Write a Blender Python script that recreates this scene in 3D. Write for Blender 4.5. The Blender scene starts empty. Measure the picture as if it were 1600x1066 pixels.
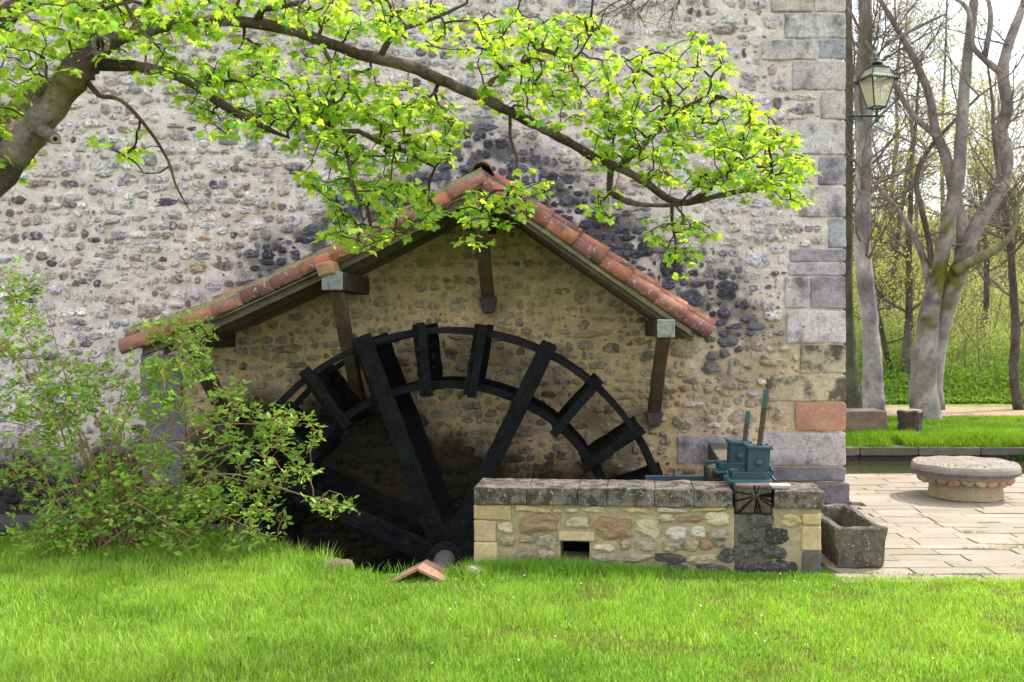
import bpy, math, random
import numpy as np
from mathutils import Vector, Matrix, noise

random.seed(7)
np.random.seed(7)
R = math.radians
scene = bpy.context.scene
COL = scene.collection

# ------------------------------------------------------------------ camera, sky, sun, exposure
F = 1555.0                      # focal length in photograph pixels
VX, VY, EYE = 870.0, 508.0, 2.0 # principal point and eye height
cd = bpy.data.cameras.new('camera')
cam = bpy.data.objects.new('camera', cd)
COL.objects.link(cam)
cam.location = (0, 0, EYE)
cam.rotation_euler = (R(90), 0, 0)
cd.sensor_width = 36
cd.lens = F / 1600 * 36
cd.shift_x = -(VX - 800) / 1600
cd.shift_y = -(533 - VY) / 1600
cd.clip_start = 0.1
cd.clip_end = 600
cd.dof.use_dof = True
cd.dof.focus_distance = 9.3
cd.dof.aperture_fstop = 3.2
scene.camera = cam

SUN_EL, SUN_AZ = 48.0, 26.0      # azimuth measured from +X towards +Y
world = bpy.data.worlds.new('World')
scene.world = world
world.use_nodes = True
wn = world.node_tree.nodes
sky = wn.new('ShaderNodeTexSky')
sky.sky_type = 'NISHITA'
sky.sun_disc = False
sky.sun_elevation = R(SUN_EL)
sky.sun_rotation = R(90 - SUN_AZ)
sky.air_density = 1.0
sky.dust_density = 2.5
sky.ozone_density = 1.0
veil = wn.new('ShaderNodeMix'); veil.data_type = 'RGBA'          # even white added to the sky to brighten and neutralise shaded surfaces
veil.inputs[0].default_value = .55; veil.inputs[7].default_value = (6.75, 6.6, 6.6, 1)
world.node_tree.links.new(sky.outputs[0], veil.inputs[6])
world.node_tree.links.new(veil.outputs[2], wn['Background'].inputs[0])
wn['Background'].inputs[1].default_value = 0.15

sl = bpy.data.lights.new('sun', 'SUN')
sun = bpy.data.objects.new('sun', sl)
COL.objects.link(sun)
sl.energy = 2.1
sl.angle = R(0.6)
sl.color = (1.0, 0.95, 0.86)
S = Vector((math.cos(R(SUN_EL)) * math.cos(R(SUN_AZ)), math.cos(R(SUN_EL)) * math.sin(R(SUN_AZ)), math.sin(R(SUN_EL))))
sun.rotation_euler = S.to_track_quat('Z', 'Y').to_euler()
scene.view_settings.view_transform = 'Standard'
scene.view_settings.look = 'None'
scene.view_settings.exposure = 1.4
scene.view_settings.gamma = 1.0

def at(px, py, d):
    """point at depth d that the photograph shows at pixel px, py"""
    return Vector(((px - VX) * d / F, d, EYE - (py - VY) * d / F))

# ------------------------------------------------------------------ helpers
def vnoise(x, y, seed=0):
    """vectorised 2-D value noise in 0..1"""
    x = np.asarray(x, float); y = np.asarray(y, float)
    xi = np.floor(x).astype(np.int64); yi = np.floor(y).astype(np.int64)
    xf = x - xi; yf = y - yi
    u = xf * xf * (3 - 2 * xf); v = yf * yf * (3 - 2 * yf)
    def h(a, b):
        n = (a * 374761393 + b * 668265263 + seed * 974634777) & 0x7fffffff
        n = ((n ^ (n >> 13)) * 1274126177) & 0x7fffffff
        n = n ^ (n >> 16)
        return (n & 0xffff) / 65535.0
    return (h(xi, yi) * (1 - u) + h(xi + 1, yi) * u) * (1 - v) + (h(xi, yi + 1) * (1 - u) + h(xi + 1, yi + 1) * u) * v

def fbm(x, y, seed=0, o=4):
    s = 0; a = .5; t = 0
    for i in range(o):
        s = s + a * vnoise(x * 2 ** i + 17.3 * i, y * 2 ** i - 9.1 * i, seed + i); t += a; a *= .5
    return s / t

def sstep(a, b, x):
    t = np.clip((x - a) / (b - a), 0, 1)
    return t * t * (3 - 2 * t)

def mixc(a, b, t):
    return tuple(a[i] * (1 - t) + b[i] * t for i in range(3))

def jit(c, k=.12):
    f = 1 + random.uniform(-k, k)
    return tuple(max(.005, ch * f * (1 + random.uniform(-k, k) * .25)) for ch in c)

ORIGIN = {}
def link(o, parent):
    COL.objects.link(o)
    if parent is not None:
        o.parent = parent
        ORIGIN[o.name] = ORIGIN[parent.name]
    else:
        ORIGIN[o.name] = Vector((0, 0, 0))
    return o

def tag(o, label=None, cat=None, group=None, kind=None):
    if label: o['label'] = label
    if cat: o['category'] = cat
    if group: o['group'] = group
    if kind: o['kind'] = kind
    return o

def thing(name, label, cat, loc=(0, 0, 0), group=None):
    o = bpy.data.objects.new(name, None)
    COL.objects.link(o)
    o.location = loc
    o.empty_display_size = .2
    ORIGIN[o.name] = Vector(loc)
    return tag(o, label, cat, group)

class MB:
    """collects geometry in world coordinates, then links it as one mesh object"""
    def __init__(s): s.v = []; s.f = []; s.c = []
    def add(s, vs, fs, col):
        b = len(s.v)
        s.v.extend(vs)
        s.f.extend([tuple(i + b for i in f) for f in fs])
        if col and isinstance(col[0], (tuple, list)): s.c.extend(col)
        else: s.c.extend([col] * len(vs))
    def build(s, name, mat, parent=None, smooth=False, kind=None, own_origin=False):
        off = ORIGIN[parent.name] if parent is not None else Vector((0, 0, 0))
        loc = Vector((0, 0, 0))
        if own_origin or parent is None:
            a = np.array([tuple(v) for v in s.v])
            c = a.mean(axis=0); c[2] = a[:, 2].min()
            loc = Vector(c) - off
        m = bpy.data.meshes.new(name)
        t = off + loc
        m.from_pydata([(v[0] - t.x, v[1] - t.y, v[2] - t.z) for v in s.v], [], s.f)
        at_ = m.attributes.new('tint', 'FLOAT_COLOR', 'POINT')
        arr = np.ones((len(s.v), 4), np.float32); arr[:, :3] = np.array(s.c, np.float32)
        at_.data.foreach_set('color', arr.ravel())
        if smooth: m.shade_smooth()
        m.materials.append(mat)
        o = bpy.data.objects.new(name, m)
        link(o, parent)
        o.location = loc
        if parent is None: ORIGIN[o.name] = loc
        if kind: o['kind'] = kind
        return o

def np_mesh(name, V, Fc, C, mat, parent=None, kind=None, smooth=False):
    """V (n,3), Fc (m,k) with equal-sided faces, C (n,3)"""
    off = ORIGIN[parent.name] if parent is not None else Vector((0, 0, 0))
    m = bpy.data.meshes.new(name)
    n, (k_, s_) = len(V), Fc.shape
    m.vertices.add(n); m.loops.add(k_ * s_); m.polygons.add(k_)
    m.vertices.foreach_set('co', (V - np.array(off)).astype(np.float32).ravel())
    m.loops.foreach_set('vertex_index', Fc.astype(np.int32).ravel())
    m.polygons.foreach_set('loop_start', np.arange(0, k_ * s_, s_, dtype=np.int32))
    if smooth: m.polygons.foreach_set('use_smooth', np.ones(k_, bool))
    m.update(calc_edges=True)
    a = m.attributes.new('tint', 'FLOAT_COLOR', 'POINT')
    arr = np.ones((n, 4), np.float32); arr[:, :3] = C
    a.data.foreach_set('color', arr.ravel())
    m.materials.append(mat)
    o = bpy.data.objects.new(name, m)
    link(o, parent)
    if kind: o['kind'] = kind
    return o

def N3(p, s): return noise.noise(Vector((p[0] * s, p[1] * s, p[2] * s)))

def box(mb, c, size, col, M=None, n=1, amp=0., bev=0., ns=9., taper=(1, 1)):
    """a box with rounded edges and an uneven surface; M turns it about its centre.
    taper scales the bottom in x and y"""
    hx, hy, hz = size[0] / 2, size[1] / 2, size[2] / 2
    c = Vector(c)
    def steps(L):
        k = max(1, int(n))
        g = [-1 + 2 * i / k for i in range(k + 1)]
        return g
    keys = {}; vs = []; fs = []
    def coords(h):
        g = steps(h)
        out = [t * (h - bev) for t in g]
        if bev > 0: out = [-h] + out + [h]
        return out
    X, Y, Z = coords(hx), coords(hy), coords(hz)
    def vid(x, y, z):
        k = (round(x, 5), round(y, 5), round(z, 5))
        if k in keys: return keys[k]
        px, py, pz = x, y, z
        if bev > 0:
            ix, iy, iz = max(-hx + bev, min(hx - bev, x)), max(-hy + bev, min(hy - bev, y)), max(-hz + bev, min(hz - bev, z))
            d = Vector((x - ix, y - iy, z - iz))
            if d.length > 1e-9:
                d = d.normalized() * bev
                px, py, pz = ix + d.x, iy + d.y, iz + d.z
        if taper != (1, 1):
            t = (hz - pz) / (2 * hz)
            px *= 1 + (taper[0] - 1) * t; py *= 1 + (taper[1] - 1) * t
        p = Vector((px, py, pz))
        if M is not None: p = M @ p
        w = c + p
        if amp:
            q = Vector((N3(w, ns), N3(w + Vector((31, 7, 3)), ns), N3(w + Vector((5, 57, 11)), ns)))
            q += .5 * Vector((N3(w, ns * 3.1), N3(w + Vector((31, 7, 3)), ns * 3.1), N3(w + Vector((5, 57, 11)), ns * 3.1)))
            w = w + q * amp
        keys[k] = len(vs); vs.append(tuple(w)); return keys[k]
    def face(A, B, fn, flip):
        for i in range(len(A) - 1):
            for j in range(len(B) - 1):
                q = [vid(*fn(A[i], B[j])), vid(*fn(A[i + 1], B[j])), vid(*fn(A[i + 1], B[j + 1])), vid(*fn(A[i], B[j + 1]))]
                if flip: q.reverse()
                fs.append(tuple(q))
    face(X, Y, lambda a, b: (a, b, hz), False); face(X, Y, lambda a, b: (a, b, -hz), True)
    face(X, Z, lambda a, b: (a, -hy, b), False); face(X, Z, lambda a, b: (a, hy, b), True)
    face(Y, Z, lambda a, b: (hx, a, b), False); face(Y, Z, lambda a, b: (-hx, a, b), True)
    mb.add(vs, fs, col)

def bar(mb, a, b, w, h, col, up=(0, 0, 1), n=1, amp=0., bev=.004, ns=9.):
    """a timber or iron bar from a to b, w wide and h deep"""
    a = Vector(a); b = Vector(b); d = (b - a)
    L = d.length; d.normalize()
    upv = Vector(up)
    if abs(d.dot(upv)) > .99: upv = Vector((0, 1, 0))
    s = d.cross(upv).normalized(); u = s.cross(d).normalized()
    M = Matrix((d, s, u)).transposed()
    box(mb, (a + b) / 2, (L, w, h), col, M, n, amp, bev, ns)

def tube(mb, pts, rad, n=6, col=(.2, .2, .2), cap=True, rough=0.):
    pts = [Vector(p) for p in pts]
    cols = col if isinstance(col[0], (tuple, list)) else [col] * len(pts)
    vs = []; fs = []; cc = []
    d0 = (pts[1] - pts[0]).normalized()
    ref = Vector((0, 0, 1)) if abs(d0.z) < .9 else Vector((1, 0, 0))
    s = d0.cross(ref).normalized()
    for i, p in enumerate(pts):
        d = (pts[min(i + 1, len(pts) - 1)] - pts[max(i - 1, 0)]).normalized()
        s = (s - d * s.dot(d)).normalized(); u = d.cross(s)
        for k in range(n):
            a = 2 * math.pi * k / n
            r = rad[i]
            q = s * math.cos(a) + u * math.sin(a)
            if rough: r *= 1 + rough * (N3(p + q * r, 2.2 / max(r, .02) * .25) * 1.3 + N3(p + q * r, 14))
            vs.append(tuple(p + q * r)); cc.append(cols[i])
    for i in range(len(pts) - 1):
        for k in range(n):
            a, b = i * n + k, i * n + (k + 1) % n
            fs.append((a, b, b + n, a + n))
    if cap:
        fs.append(tuple(range(n))[::-1]); fs.append(tuple(range((len(pts) - 1) * n, len(pts) * n)))
    mb.add(vs, fs, cc)

def spline(pts, k=5):
    """Catmull-Rom through tuples of equal length"""
    P = [np.array(p, float) for p in pts]
    P = [2 * P[0] - P[1]] + P + [2 * P[-1] - P[-2]]
    out = []
    for i in range(1, len(P) - 2):
        for j in range(k):
            t = j / k
            out.append(.5 * ((2 * P[i]) + (-P[i - 1] + P[i + 1]) * t + (2 * P[i - 1] - 5 * P[i] + 4 * P[i + 1] - P[i + 2]) * t * t + (-P[i - 1] + 3 * P[i] - 3 * P[i + 1] + P[i + 2]) * t ** 3))
    out.append(P[-2])
    return out

def lathe(mb, c, prof, n, col, axis='z', rough=0., ns=8):
    """prof: (radius, height) pairs"""
    c = Vector(c); vs = []; fs = []
    for r, h in prof:
        for k in range(n):
            a = 2 * math.pi * k / n
            p = Vector((math.cos(a) * r, math.sin(a) * r, h)) if axis == 'z' else Vector((math.cos(a) * r, h, math.sin(a) * r))
            w = c + p
            if rough: w = w + Vector((N3(w, ns), N3(w + Vector((9, 3, 4)), ns), N3(w + Vector((2, 8, 4)), ns))) * rough
            vs.append(tuple(w))
    for i in range(len(prof) - 1):
        for k in range(n):
            a, b = i * n + k, i * n + (k + 1) % n
            fs.append((a, b, b + n, a + n) if axis == 'z' else (a, a + n, b + n, b))
    fs.append(tuple(range(n))[::-1] if axis == 'z' else tuple(range(n)))
    t = tuple(range((len(prof) - 1) * n, len(prof) * n))
    fs.append(t if axis == 'z' else t[::-1])
    mb.add(vs, fs, col)

# ------------------------------------------------------------------ materials
def new_mat(name):
    m = bpy.data.materials.new(name); m.use_nodes = True
    nt = m.node_tree
    return m, nt, nt.nodes, nt.links, nt.nodes['Principled BSDF']

def tint_mat(name, rough=.85, speck=None, speck_scale=40, speck_amt=.5, speck_cut=(.55, .65), var=.25, var_scale=5,
             bump=.3, bump_scale=60, bump_dist=.01, second=None, second_scale=3, second_cut=(.5, .65), spec=.3, wave=None, stretch=None, grain=.2):
    """base colour from the piece's own tint, broken up by noise, with lichen or moss spots of colour `speck`"""
    m, nt, nd, lk, bs = new_mat(name)
    geo = nd.new('ShaderNodeNewGeometry')
    at_ = nd.new('ShaderNodeAttribute'); at_.attribute_name = 'tint'
    pos = geo.outputs['Position']
    if stretch:
        mp = nd.new('ShaderNodeMapping'); mp.inputs['Scale'].default_value = stretch
        lk.new(pos, mp.inputs[0]); pos = mp.outputs[0]
    def nz(scale, detail=5, r=.6):
        t = nd.new('ShaderNodeTexNoise'); t.inputs['Scale'].default_value = scale
        t.inputs['Detail'].default_value = detail; t.inputs['Roughness'].default_value = r
        lk.new(pos, t.inputs['Vector']); return t
    def ramp(src, a, b, lo=0., hi=1.):
        r = nd.new('ShaderNodeMapRange'); r.inputs[1].default_value = a; r.inputs[2].default_value = b
        r.inputs[3].default_value = lo; r.inputs[4].default_value = hi
        lk.new(src, r.inputs[0]); return r.outputs[0]
    def mul(colr, fac_src):
        x = nd.new('ShaderNodeMix'); x.data_type = 'RGBA'; x.blend_type = 'MULTIPLY'; x.inputs[0].default_value = 1
        lk.new(colr, x.inputs[6]); lk.new(fac_src, x.inputs[7]); return x.outputs[2]
    def mix(fac, a, b, is_col=True):
        x = nd.new('ShaderNodeMix'); x.data_type = 'RGBA'
        lk.new(fac, x.inputs[0]); lk.new(a, x.inputs[6])
        if is_col: x.inputs[7].default_value = (*b, 1)
        else: lk.new(b, x.inputs[7])
        return x.outputs[2]
    c = mul(at_.outputs['Color'], ramp(nz(var_scale, 4).outputs[0], .3, .7, 1 - var, 1 + var))
    c = mul(c, ramp(nz(bump_scale * .7, 3).outputs[0], .3, .7, 1 - grain, 1 + grain))
    if second:
        c = mix(ramp(nz(second_scale, 6, .65).outputs[0], *second_cut, 0, .85), c, second)
    if speck:
        c = mix(ramp(nz(speck_scale, 4, .7).outputs[0], *speck_cut, 0, speck_amt), c, speck)
    lk.new(c, bs.inputs['Base Color'])
    bs.inputs['Roughness'].default_value = rough
    bs.inputs['Specular IOR Level'].default_value = spec
    b = nd.new('ShaderNodeBump'); b.inputs['Strength'].default_value = bump; b.inputs['Distance'].default_value = bump_dist
    lk.new(nz(bump_scale, 6, .65).outputs[0], b.inputs['Height']); lk.new(b.outputs[0], bs.inputs['Normal'])
    return m

def leaf_mat(name, trans=.5, rough=.5, boost=1.25, spec=.25):
    m, nt, nd, lk, bs = new_mat(name)
    at_ = nd.new('ShaderNodeAttribute'); at_.attribute_name = 'tint'
    lk.new(at_.outputs['Color'], bs.inputs['Base Color'])
    bs.inputs['Roughness'].default_value = rough
    bs.inputs['Specular IOR Level'].default_value = spec
    tr = nd.new('ShaderNodeBsdfTranslucent')
    g = nd.new('ShaderNodeMix'); g.data_type = 'RGBA'; g.blend_type = 'MULTIPLY'; g.inputs[0].default_value = 1
    lk.new(at_.outputs['Color'], g.inputs[6]); g.inputs[7].default_value = (boost * 1.15, boost, boost * .5, 1)
    lk.new(g.outputs[2], tr.inputs[0])
    mx = nd.new('ShaderNodeMixShader'); mx.inputs[0].default_value = trans
    lk.new(bs.outputs[0], mx.inputs[1]); lk.new(tr.outputs[0], mx.inputs[2])
    lk.new(mx.outputs[0], nd['Material Output'].inputs[0])
    return m

M = {}
M['mortar'] = tint_mat('lime_mortar', .95, None, var=.16, var_scale=5, bump=.9, bump_scale=42, bump_dist=.022, spec=.1, grain=.16)
M['stone'] = tint_mat('rubble_stone', .9, (.045, .045, .06), 24, .8, (.55, .64), .28, 8, .9, 38, .03, spec=.2, second=(.62, .60, .66), second_scale=17, second_cut=(.53, .66), grain=.35)
M['dark_stone'] = tint_mat('dark_lichened_stone', .9, (.36, .36, .40), 30, .7, (.58, .66), .3, 8, .9, 38, .03, spec=.2, grain=.35)
M['wet_shaded_stone'] = tint_mat('wet_shaded_stone', .6, (.05, .05, .02), 14, .5, (.55, .66), .4, 8, .9, 38, .03, spec=.3, grain=.35)
M['warm_stone'] = tint_mat('sheltered_stone', .92, (.07, .06, .045), 20, .6, (.58, .68), .25, 6, .8, 38, .025, spec=.15, second=(.48, .38, .24), second_scale=9, second_cut=(.48, .62), grain=.25)
M['quoin'] = tint_mat('dressed_stone', .9, (.06, .055, .075), 26, .6, (.53, .68), .18, 2.5, .35, 60, .008, second=(.10, .09, .105), second_scale=3.8, second_cut=(.48, .66), spec=.15, grain=.2)
M['clean_stone'] = tint_mat('clean_dressed_stone', .9, (.10, .09, .08), 30, .4, (.6, .75), .18, 4, .4, 55, .01, spec=.2, grain=.16)
M['stained'] = tint_mat('black_stained_stone', .92, (.36, .27, .12), 8, .5, (.6, .7), .2, 4, .5, 55, .012, second=(.045, .04, .035), second_scale=3.1, second_cut=(.50, .60), spec=.15, grain=.2)
M['coping'] = tint_mat('lichened_coping', .92, (.55, .54, .47), 38, .75, (.60, .67), .3, 5, .7, 50, .014, second=(.035, .033, .028), second_scale=10, second_cut=(.42, .56), spec=.15)
M['flag'] = tint_mat('paving_stone', .9, (.22, .17, .12), 20, .45, (.58, .75), .12, 1.6, .4, 45, .006, spec=.2, grain=.12)
M['black_wood'] = tint_mat('soaked_black_timber', .9, (.018, .024, .008), 16, .5, (.58, .7), .4, 6, 1., 38, .02, spec=.12)
M['wood'] = tint_mat('weathered_timber', .9, (.03, .035, .02), 12, .5, (.55, .7), .25, 4, .6, 40, .008, spec=.15)
M['bark'] = tint_mat('bark', .95, (.27, .26, .22), 26, .5, (.58, .68), .3, 5, 1., 34, .03, spec=.12, second=(.04, .03, .02), second_scale=13, second_cut=(.53, .66))
M['pale_bark'] = tint_mat('pale_bark', .95, (.08, .075, .06), 9, .6, (.56, .68), .2, 1.5, .5, 16, .02, spec=.15, second=(.10, .12, .04), second_scale=1.3, second_cut=(.6, .75))
M['twig'] = tint_mat('twig_bark', .9, bump=.2, var=.15, spec=.15)
M['mortar_fillet'] = tint_mat('mossy_mortar', .95, (.06, .06, .05), 25, .5, (.55, .7), .25, 5, .6, 50, .01, spec=.1)
M['paint'] = tint_mat('teal_paint', .45, (.08, .05, .035), 22, .5, (.66, .72), .12, 6, .15, 60, .003, spec=.5, grain=.06)
M['rust'] = tint_mat('rusty_iron', .8, (.09, .035, .02), 20, .7, (.5, .65), .3, 8, .4, 60, .004, spec=.3)
M['iron'] = tint_mat('dark_green_iron', .4, bump=.05, var=.05, spec=.5, grain=.05)
M['soil'] = tint_mat('soil', .95, (.05, .04, .025), 12, .6, (.45, .6), .3, 2, .5, 30, .02, spec=.1)
M['grass'] = leaf_mat('grass_blades', .35, .55, 1.3, .12)
M['leaf'] = leaf_mat('young_maple_leaves', .55, .45, 1.35, .25)
M['shrub_leaf'] = leaf_mat('shrub_leaves', .35, .5, 1.2, .2)
M['far_leaf'] = leaf_mat('far_leaves', .4, .7, 1.2, .1)

def tile_mat():
    m, nt, nd, lk, bs = new_mat('terracotta')
    oi = nd.new('ShaderNodeObjectInfo'); geo = nd.new('ShaderNodeNewGeometry')
    r = nd.new('ShaderNodeValToRGB'); e = r.color_ramp.elements
    e[0].color = (.36, .13, .07, 1); e[0].position = 0
    e[1].color = (.15, .055, .045, 1); e[1].position = 1
    for p_, c_ in ((.25, (.40, .15, .07, 1)), (.45, (.25, .09, .06, 1)), (.62, (.34, .15, .10, 1)), (.8, (.24, .10, .07, 1))):
        x = e.new(p_); x.color = c_
    lk.new(oi.outputs['Random'], r.inputs[0])
    n1 = nd.new('ShaderNodeTexNoise'); n1.inputs['Scale'].default_value = 6; n1.inputs['Detail'].default_value = 5
    n2 = nd.new('ShaderNodeTexNoise'); n2.inputs['Scale'].default_value = 28; n2.inputs['Detail'].default_value = 4
    n3 = nd.new('ShaderNodeTexNoise'); n3.inputs['Scale'].default_value = 9; n3.inputs['Detail'].default_value = 6
    for n_ in (n1, n2, n3): lk.new(geo.outputs['Position'], n_.inputs['Vector'])
    def mixer(src, a, b, hi, ca, cb):
        q = nd.new('ShaderNodeMapRange'); q.inputs[1].default_value = a; q.inputs[2].default_value = b; q.inputs[4].default_value = hi
        lk.new(src, q.inputs[0])
        x = nd.new('ShaderNodeMix'); x.data_type = 'RGBA'; lk.new(q.outputs[0], x.inputs[0]); lk.new(ca, x.inputs[6]); x.inputs[7].default_value = (*cb, 1)
        return x.outputs[2]
    c = mixer(n1.outputs[0], .47, .66, .8, r.outputs[0], (.07, .04, .04))
    c = mixer(n2.outputs[0], .6, .68, .8, c, (.36, .34, .33))
    c = mixer(n3.outputs[0], .58, .7, .5, c, (.10, .11, .05))
    lk.new(c, bs.inputs['Base Color']); bs.inputs['Roughness'].default_value = .85
    b = nd.new('ShaderNodeBump'); b.inputs['Strength'].default_value = .5; b.inputs['Distance'].default_value = .006
    lk.new(n2.outputs[0], b.inputs['Height']); lk.new(b.outputs[0], bs.inputs['Normal'])
    return m
M['tile'] = tile_mat()

def water_mat(name, col, bump=.05, scale=6):
    m, nt, nd, lk, bs = new_mat(name)
    bs.inputs['Base Color'].default_value = (*col, 1); bs.inputs['Roughness'].default_value = .04
    bs.inputs['IOR'].default_value = 1.33
    geo = nd.new('ShaderNodeNewGeometry')
    mp = nd.new('ShaderNodeMapping'); mp.inputs['Scale'].default_value = (.4, 1.4, 1); lk.new(geo.outputs['Position'], mp.inputs[0])
    n1 = nd.new('ShaderNodeTexNoise'); n1.inputs['Scale'].default_value = scale; n1.inputs['Detail'].default_value = 3; lk.new(mp.outputs[0], n1.inputs['Vector'])
    b = nd.new('ShaderNodeBump'); b.inputs['Strength'].default_value = bump; b.inputs['Distance'].default_value = .03
    lk.new(n1.outputs[0], b.inputs['Height']); lk.new(b.outputs[0], bs.inputs['Normal'])
    return m
M['pond'] = water_mat('pond_water', (.035, .04, .015), .25, 5)
M['dark_water'] = water_mat('race_water', (.008, .009, .007), .1, 6)

def glass_mat():
    m, nt, nd, lk, bs = new_mat('lantern_glass')
    bs.inputs['Base Color'].default_value = (.8, .76, .62, 1)
    bs.inputs['Roughness'].default_value = .25
    tr = nd.new('ShaderNodeBsdfTransparent'); tr.inputs[0].default_value = (.9, .87, .75, 1)
    mx = nd.new('ShaderNodeMixShader'); mx.inputs[0].default_value = .62
    lk.new(bs.outputs[0], mx.inputs[1]); lk.new(tr.outputs[0], mx.inputs[2]); lk.new(mx.outputs[0], nd['Material Output'].inputs[0])
    return m
M['glass'] = glass_mat()

# ------------------------------------------------------------------ ground, lawn, race, pond, hill
WY = 11.1          # the mill's front wall stands at this depth
CX = 3.21          # and ends at this corner
def sheet(name, pts, z, col, mat, kind='structure'):
    mb = MB()
    mb.add([(x, y, z) for x, y in pts], [tuple(range(len(pts)))], col)
    o = mb.build(name, mat); o['kind'] = kind
    return o
PIT = [(-3.55, 9.25), (-3.1, 8.98), (-2.45, 8.72), (-2.0, 8.25), (-1.45, 8.0), (-.72, 8.05)]
M['lawn_soil'] = tint_mat('lawn_soil', .95, (.10, .13, .03), 30, .8, (.4, .6), .3, 2, .5, 40, .02, spec=.1)
sheet('lawn', [(-60, -40), (60, -40), (60, 7.75), (2.4, 7.75), (2.2, 8.3), (-.72, 8.3)] + PIT[::-1] + [(-3.55, 9.45), (-60, 9.45)], 0, (.09, .15, .025), M['lawn_soil'])
sheet('paving_bed', [(2.2, 7.75), (60, 7.75), (60, 13.4), (3.3, 13.4), (3.3, 11.0), (2.2, 11.0)], -.03, (.23, .19, .15), M['clean_stone'])
# the race below the wheel: floor water, lining
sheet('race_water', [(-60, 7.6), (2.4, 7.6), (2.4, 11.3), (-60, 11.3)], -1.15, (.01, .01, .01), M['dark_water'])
mb = MB()
edge = [(-3.6, 9.45)] + PIT + [(-.72, 8.5), (2.25, 8.32), (2.25, 11.2)]
for (x0, y0), (x1, y1) in zip(edge[:-1], edge[1:]):
    k = max(2, int(math.hypot(x1 - x0, y1 - y0) / .25))
    for i in range(k):
        for j in range(5):
            q = []
            for a, b in ((i, j), (i + 1, j), (i + 1, j + 1), (i, j + 1)):
                t = a / k; z = -.005 - b * .25
                p = Vector((x0 + (x1 - x0) * t, y0 + (y1 - y0) * t, z))
                q.append(tuple(p + Vector((N3(p, 4), N3(p + Vector((3, 1, 2)), 4), 0)) * (.03 if b else 0)))
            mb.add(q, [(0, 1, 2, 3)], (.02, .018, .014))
for i in range(40):
    x0 = -20 + i * .41
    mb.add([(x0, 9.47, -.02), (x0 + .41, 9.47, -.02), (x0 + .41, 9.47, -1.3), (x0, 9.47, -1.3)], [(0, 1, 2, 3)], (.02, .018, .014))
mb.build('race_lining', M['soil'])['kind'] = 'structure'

# pond and far bank
sheet('pond_water', [(-45, 13.38), (90, 13.38), (90, 17.3), (-45, 17.3)], -.33, (.03, .03, .02), M['pond'])
def grid_sheet(name, x0, x1, y0, y1, nx, ny, fz, col, mat, kind='structure'):
    X, Y = np.meshgrid(np.linspace(x0, x1, nx), np.linspace(y0, y1, ny))
    Z = fz(X, Y)
    V = np.stack([X.ravel(), Y.ravel(), Z.ravel()], 1)
    i = np.arange(nx - 1)[None, :] + np.arange(ny - 1)[:, None] * nx
    Fc = np.stack([i, i + 1, i + 1 + nx, i + nx], -1).reshape(-1, 4)
    C = col(X.ravel(), Y.ravel()) if callable(col) else np.tile(np.array(col), (len(V), 1))
    return np_mesh(name, V, Fc, C, mat, kind=kind, smooth=True)
def bank_z(x, y):
    return -.14 + .16 * sstep(17.3, 18.6, y) + .05 * (fbm(x * .6, y * .6, 4) - .5)
def hill_z(x, y):
    t = np.clip((y - 23.5) / 38, 0, 1)
    return .02 + 8.3 * (t ** 1.15) * (1 + .12 * (fbm(x * .05, y * .05, 9) - .5)) + .5 * (fbm(x * .3, y * .3, 5) - .5) * sstep(23.5, 27, y) + np.clip(y - 61.5, 0, 200) * .02
grid_sheet('far_bank', -45, 90, 17.32, 21.6, 300, 16, bank_z, (.06, .09, .02), M['lawn_soil'])
grid_sheet('dirt_path', -45, 90, 21.2, 24.2, 60, 6, lambda x, y: .045 + .0 * x, (.34, .25, .17), tint_mat('path_dirt', .95, (.3, .22, .15), 9, .5, (.5, .7), .1, 1, .2, 30, .01, spec=.1))
grid_sheet('hillside', -60, 110, 23.6, 160, 150, 90, hill_z, lambda x, y: np.stack([.26 + .10 * fbm(x * .3, y * .3, 2), .32 + .08 * fbm(x * .3, y * .3, 3), .09 + .04 * fbm(x * .4, y * .4, 6)], 1), M['lawn_soil'])
sheet('valley_floor', [(-600, -600), (600, -600), (600, 600), (-600, 600)], -2.6, (.08, .1, .03), M['soil'])

# ------------------------------------------------------------------ the mill building
ROOF_Y0 = 9.9
# roof line in the wall's plane, X -> Z of the underside of the tiles
RL = [(-4.27, 1.765), (-3.3, 2.15), (-2.36, 2.585), (-1.6, 2.97), (-.75, 3.43)]
RR = [(-.75, 3.43), (1.46, 1.915)]
def zroof(x):
    return np.interp(x, [p[0] for p in RL] + [1.46], [p[1] for p in RL] + [1.915])
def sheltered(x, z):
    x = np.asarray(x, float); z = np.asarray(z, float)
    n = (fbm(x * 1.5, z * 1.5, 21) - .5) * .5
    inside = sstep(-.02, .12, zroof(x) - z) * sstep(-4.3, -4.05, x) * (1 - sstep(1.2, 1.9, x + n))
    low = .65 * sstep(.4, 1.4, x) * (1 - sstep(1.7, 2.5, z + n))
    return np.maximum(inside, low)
def sooty(x, z):
    """black growth on the wall above the roof and beside its foot"""
    x = np.asarray(x, float); z = np.asarray(z, float)
    n = (fbm(x * 2.2, z * 2.2, 33) - .5)
    xf = x * 9.9 / 11.1
    d = z - np.maximum(zroof(x), 2 + (zroof(xf) + .2 - 2) * 11.1 / 9.9)
    wid = .46 + .30 * sstep(-1.5, 0, x)
    a = sstep(-.6, -.3, d) * (z > zroof(x) - .03) * (1 - sstep(wid * .35, wid * 1.25, d + n * .5)) * sstep(-4.2, -3, x) * (1 - sstep(1.55, 1.9, x))
    b = (1 - sstep(.12, .5, np.hypot((x - 1.85) * .8, (z - 2.1) * .55) + n * .35)) * .8
    return np.clip(np.maximum(a, b), 0, 1)
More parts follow.
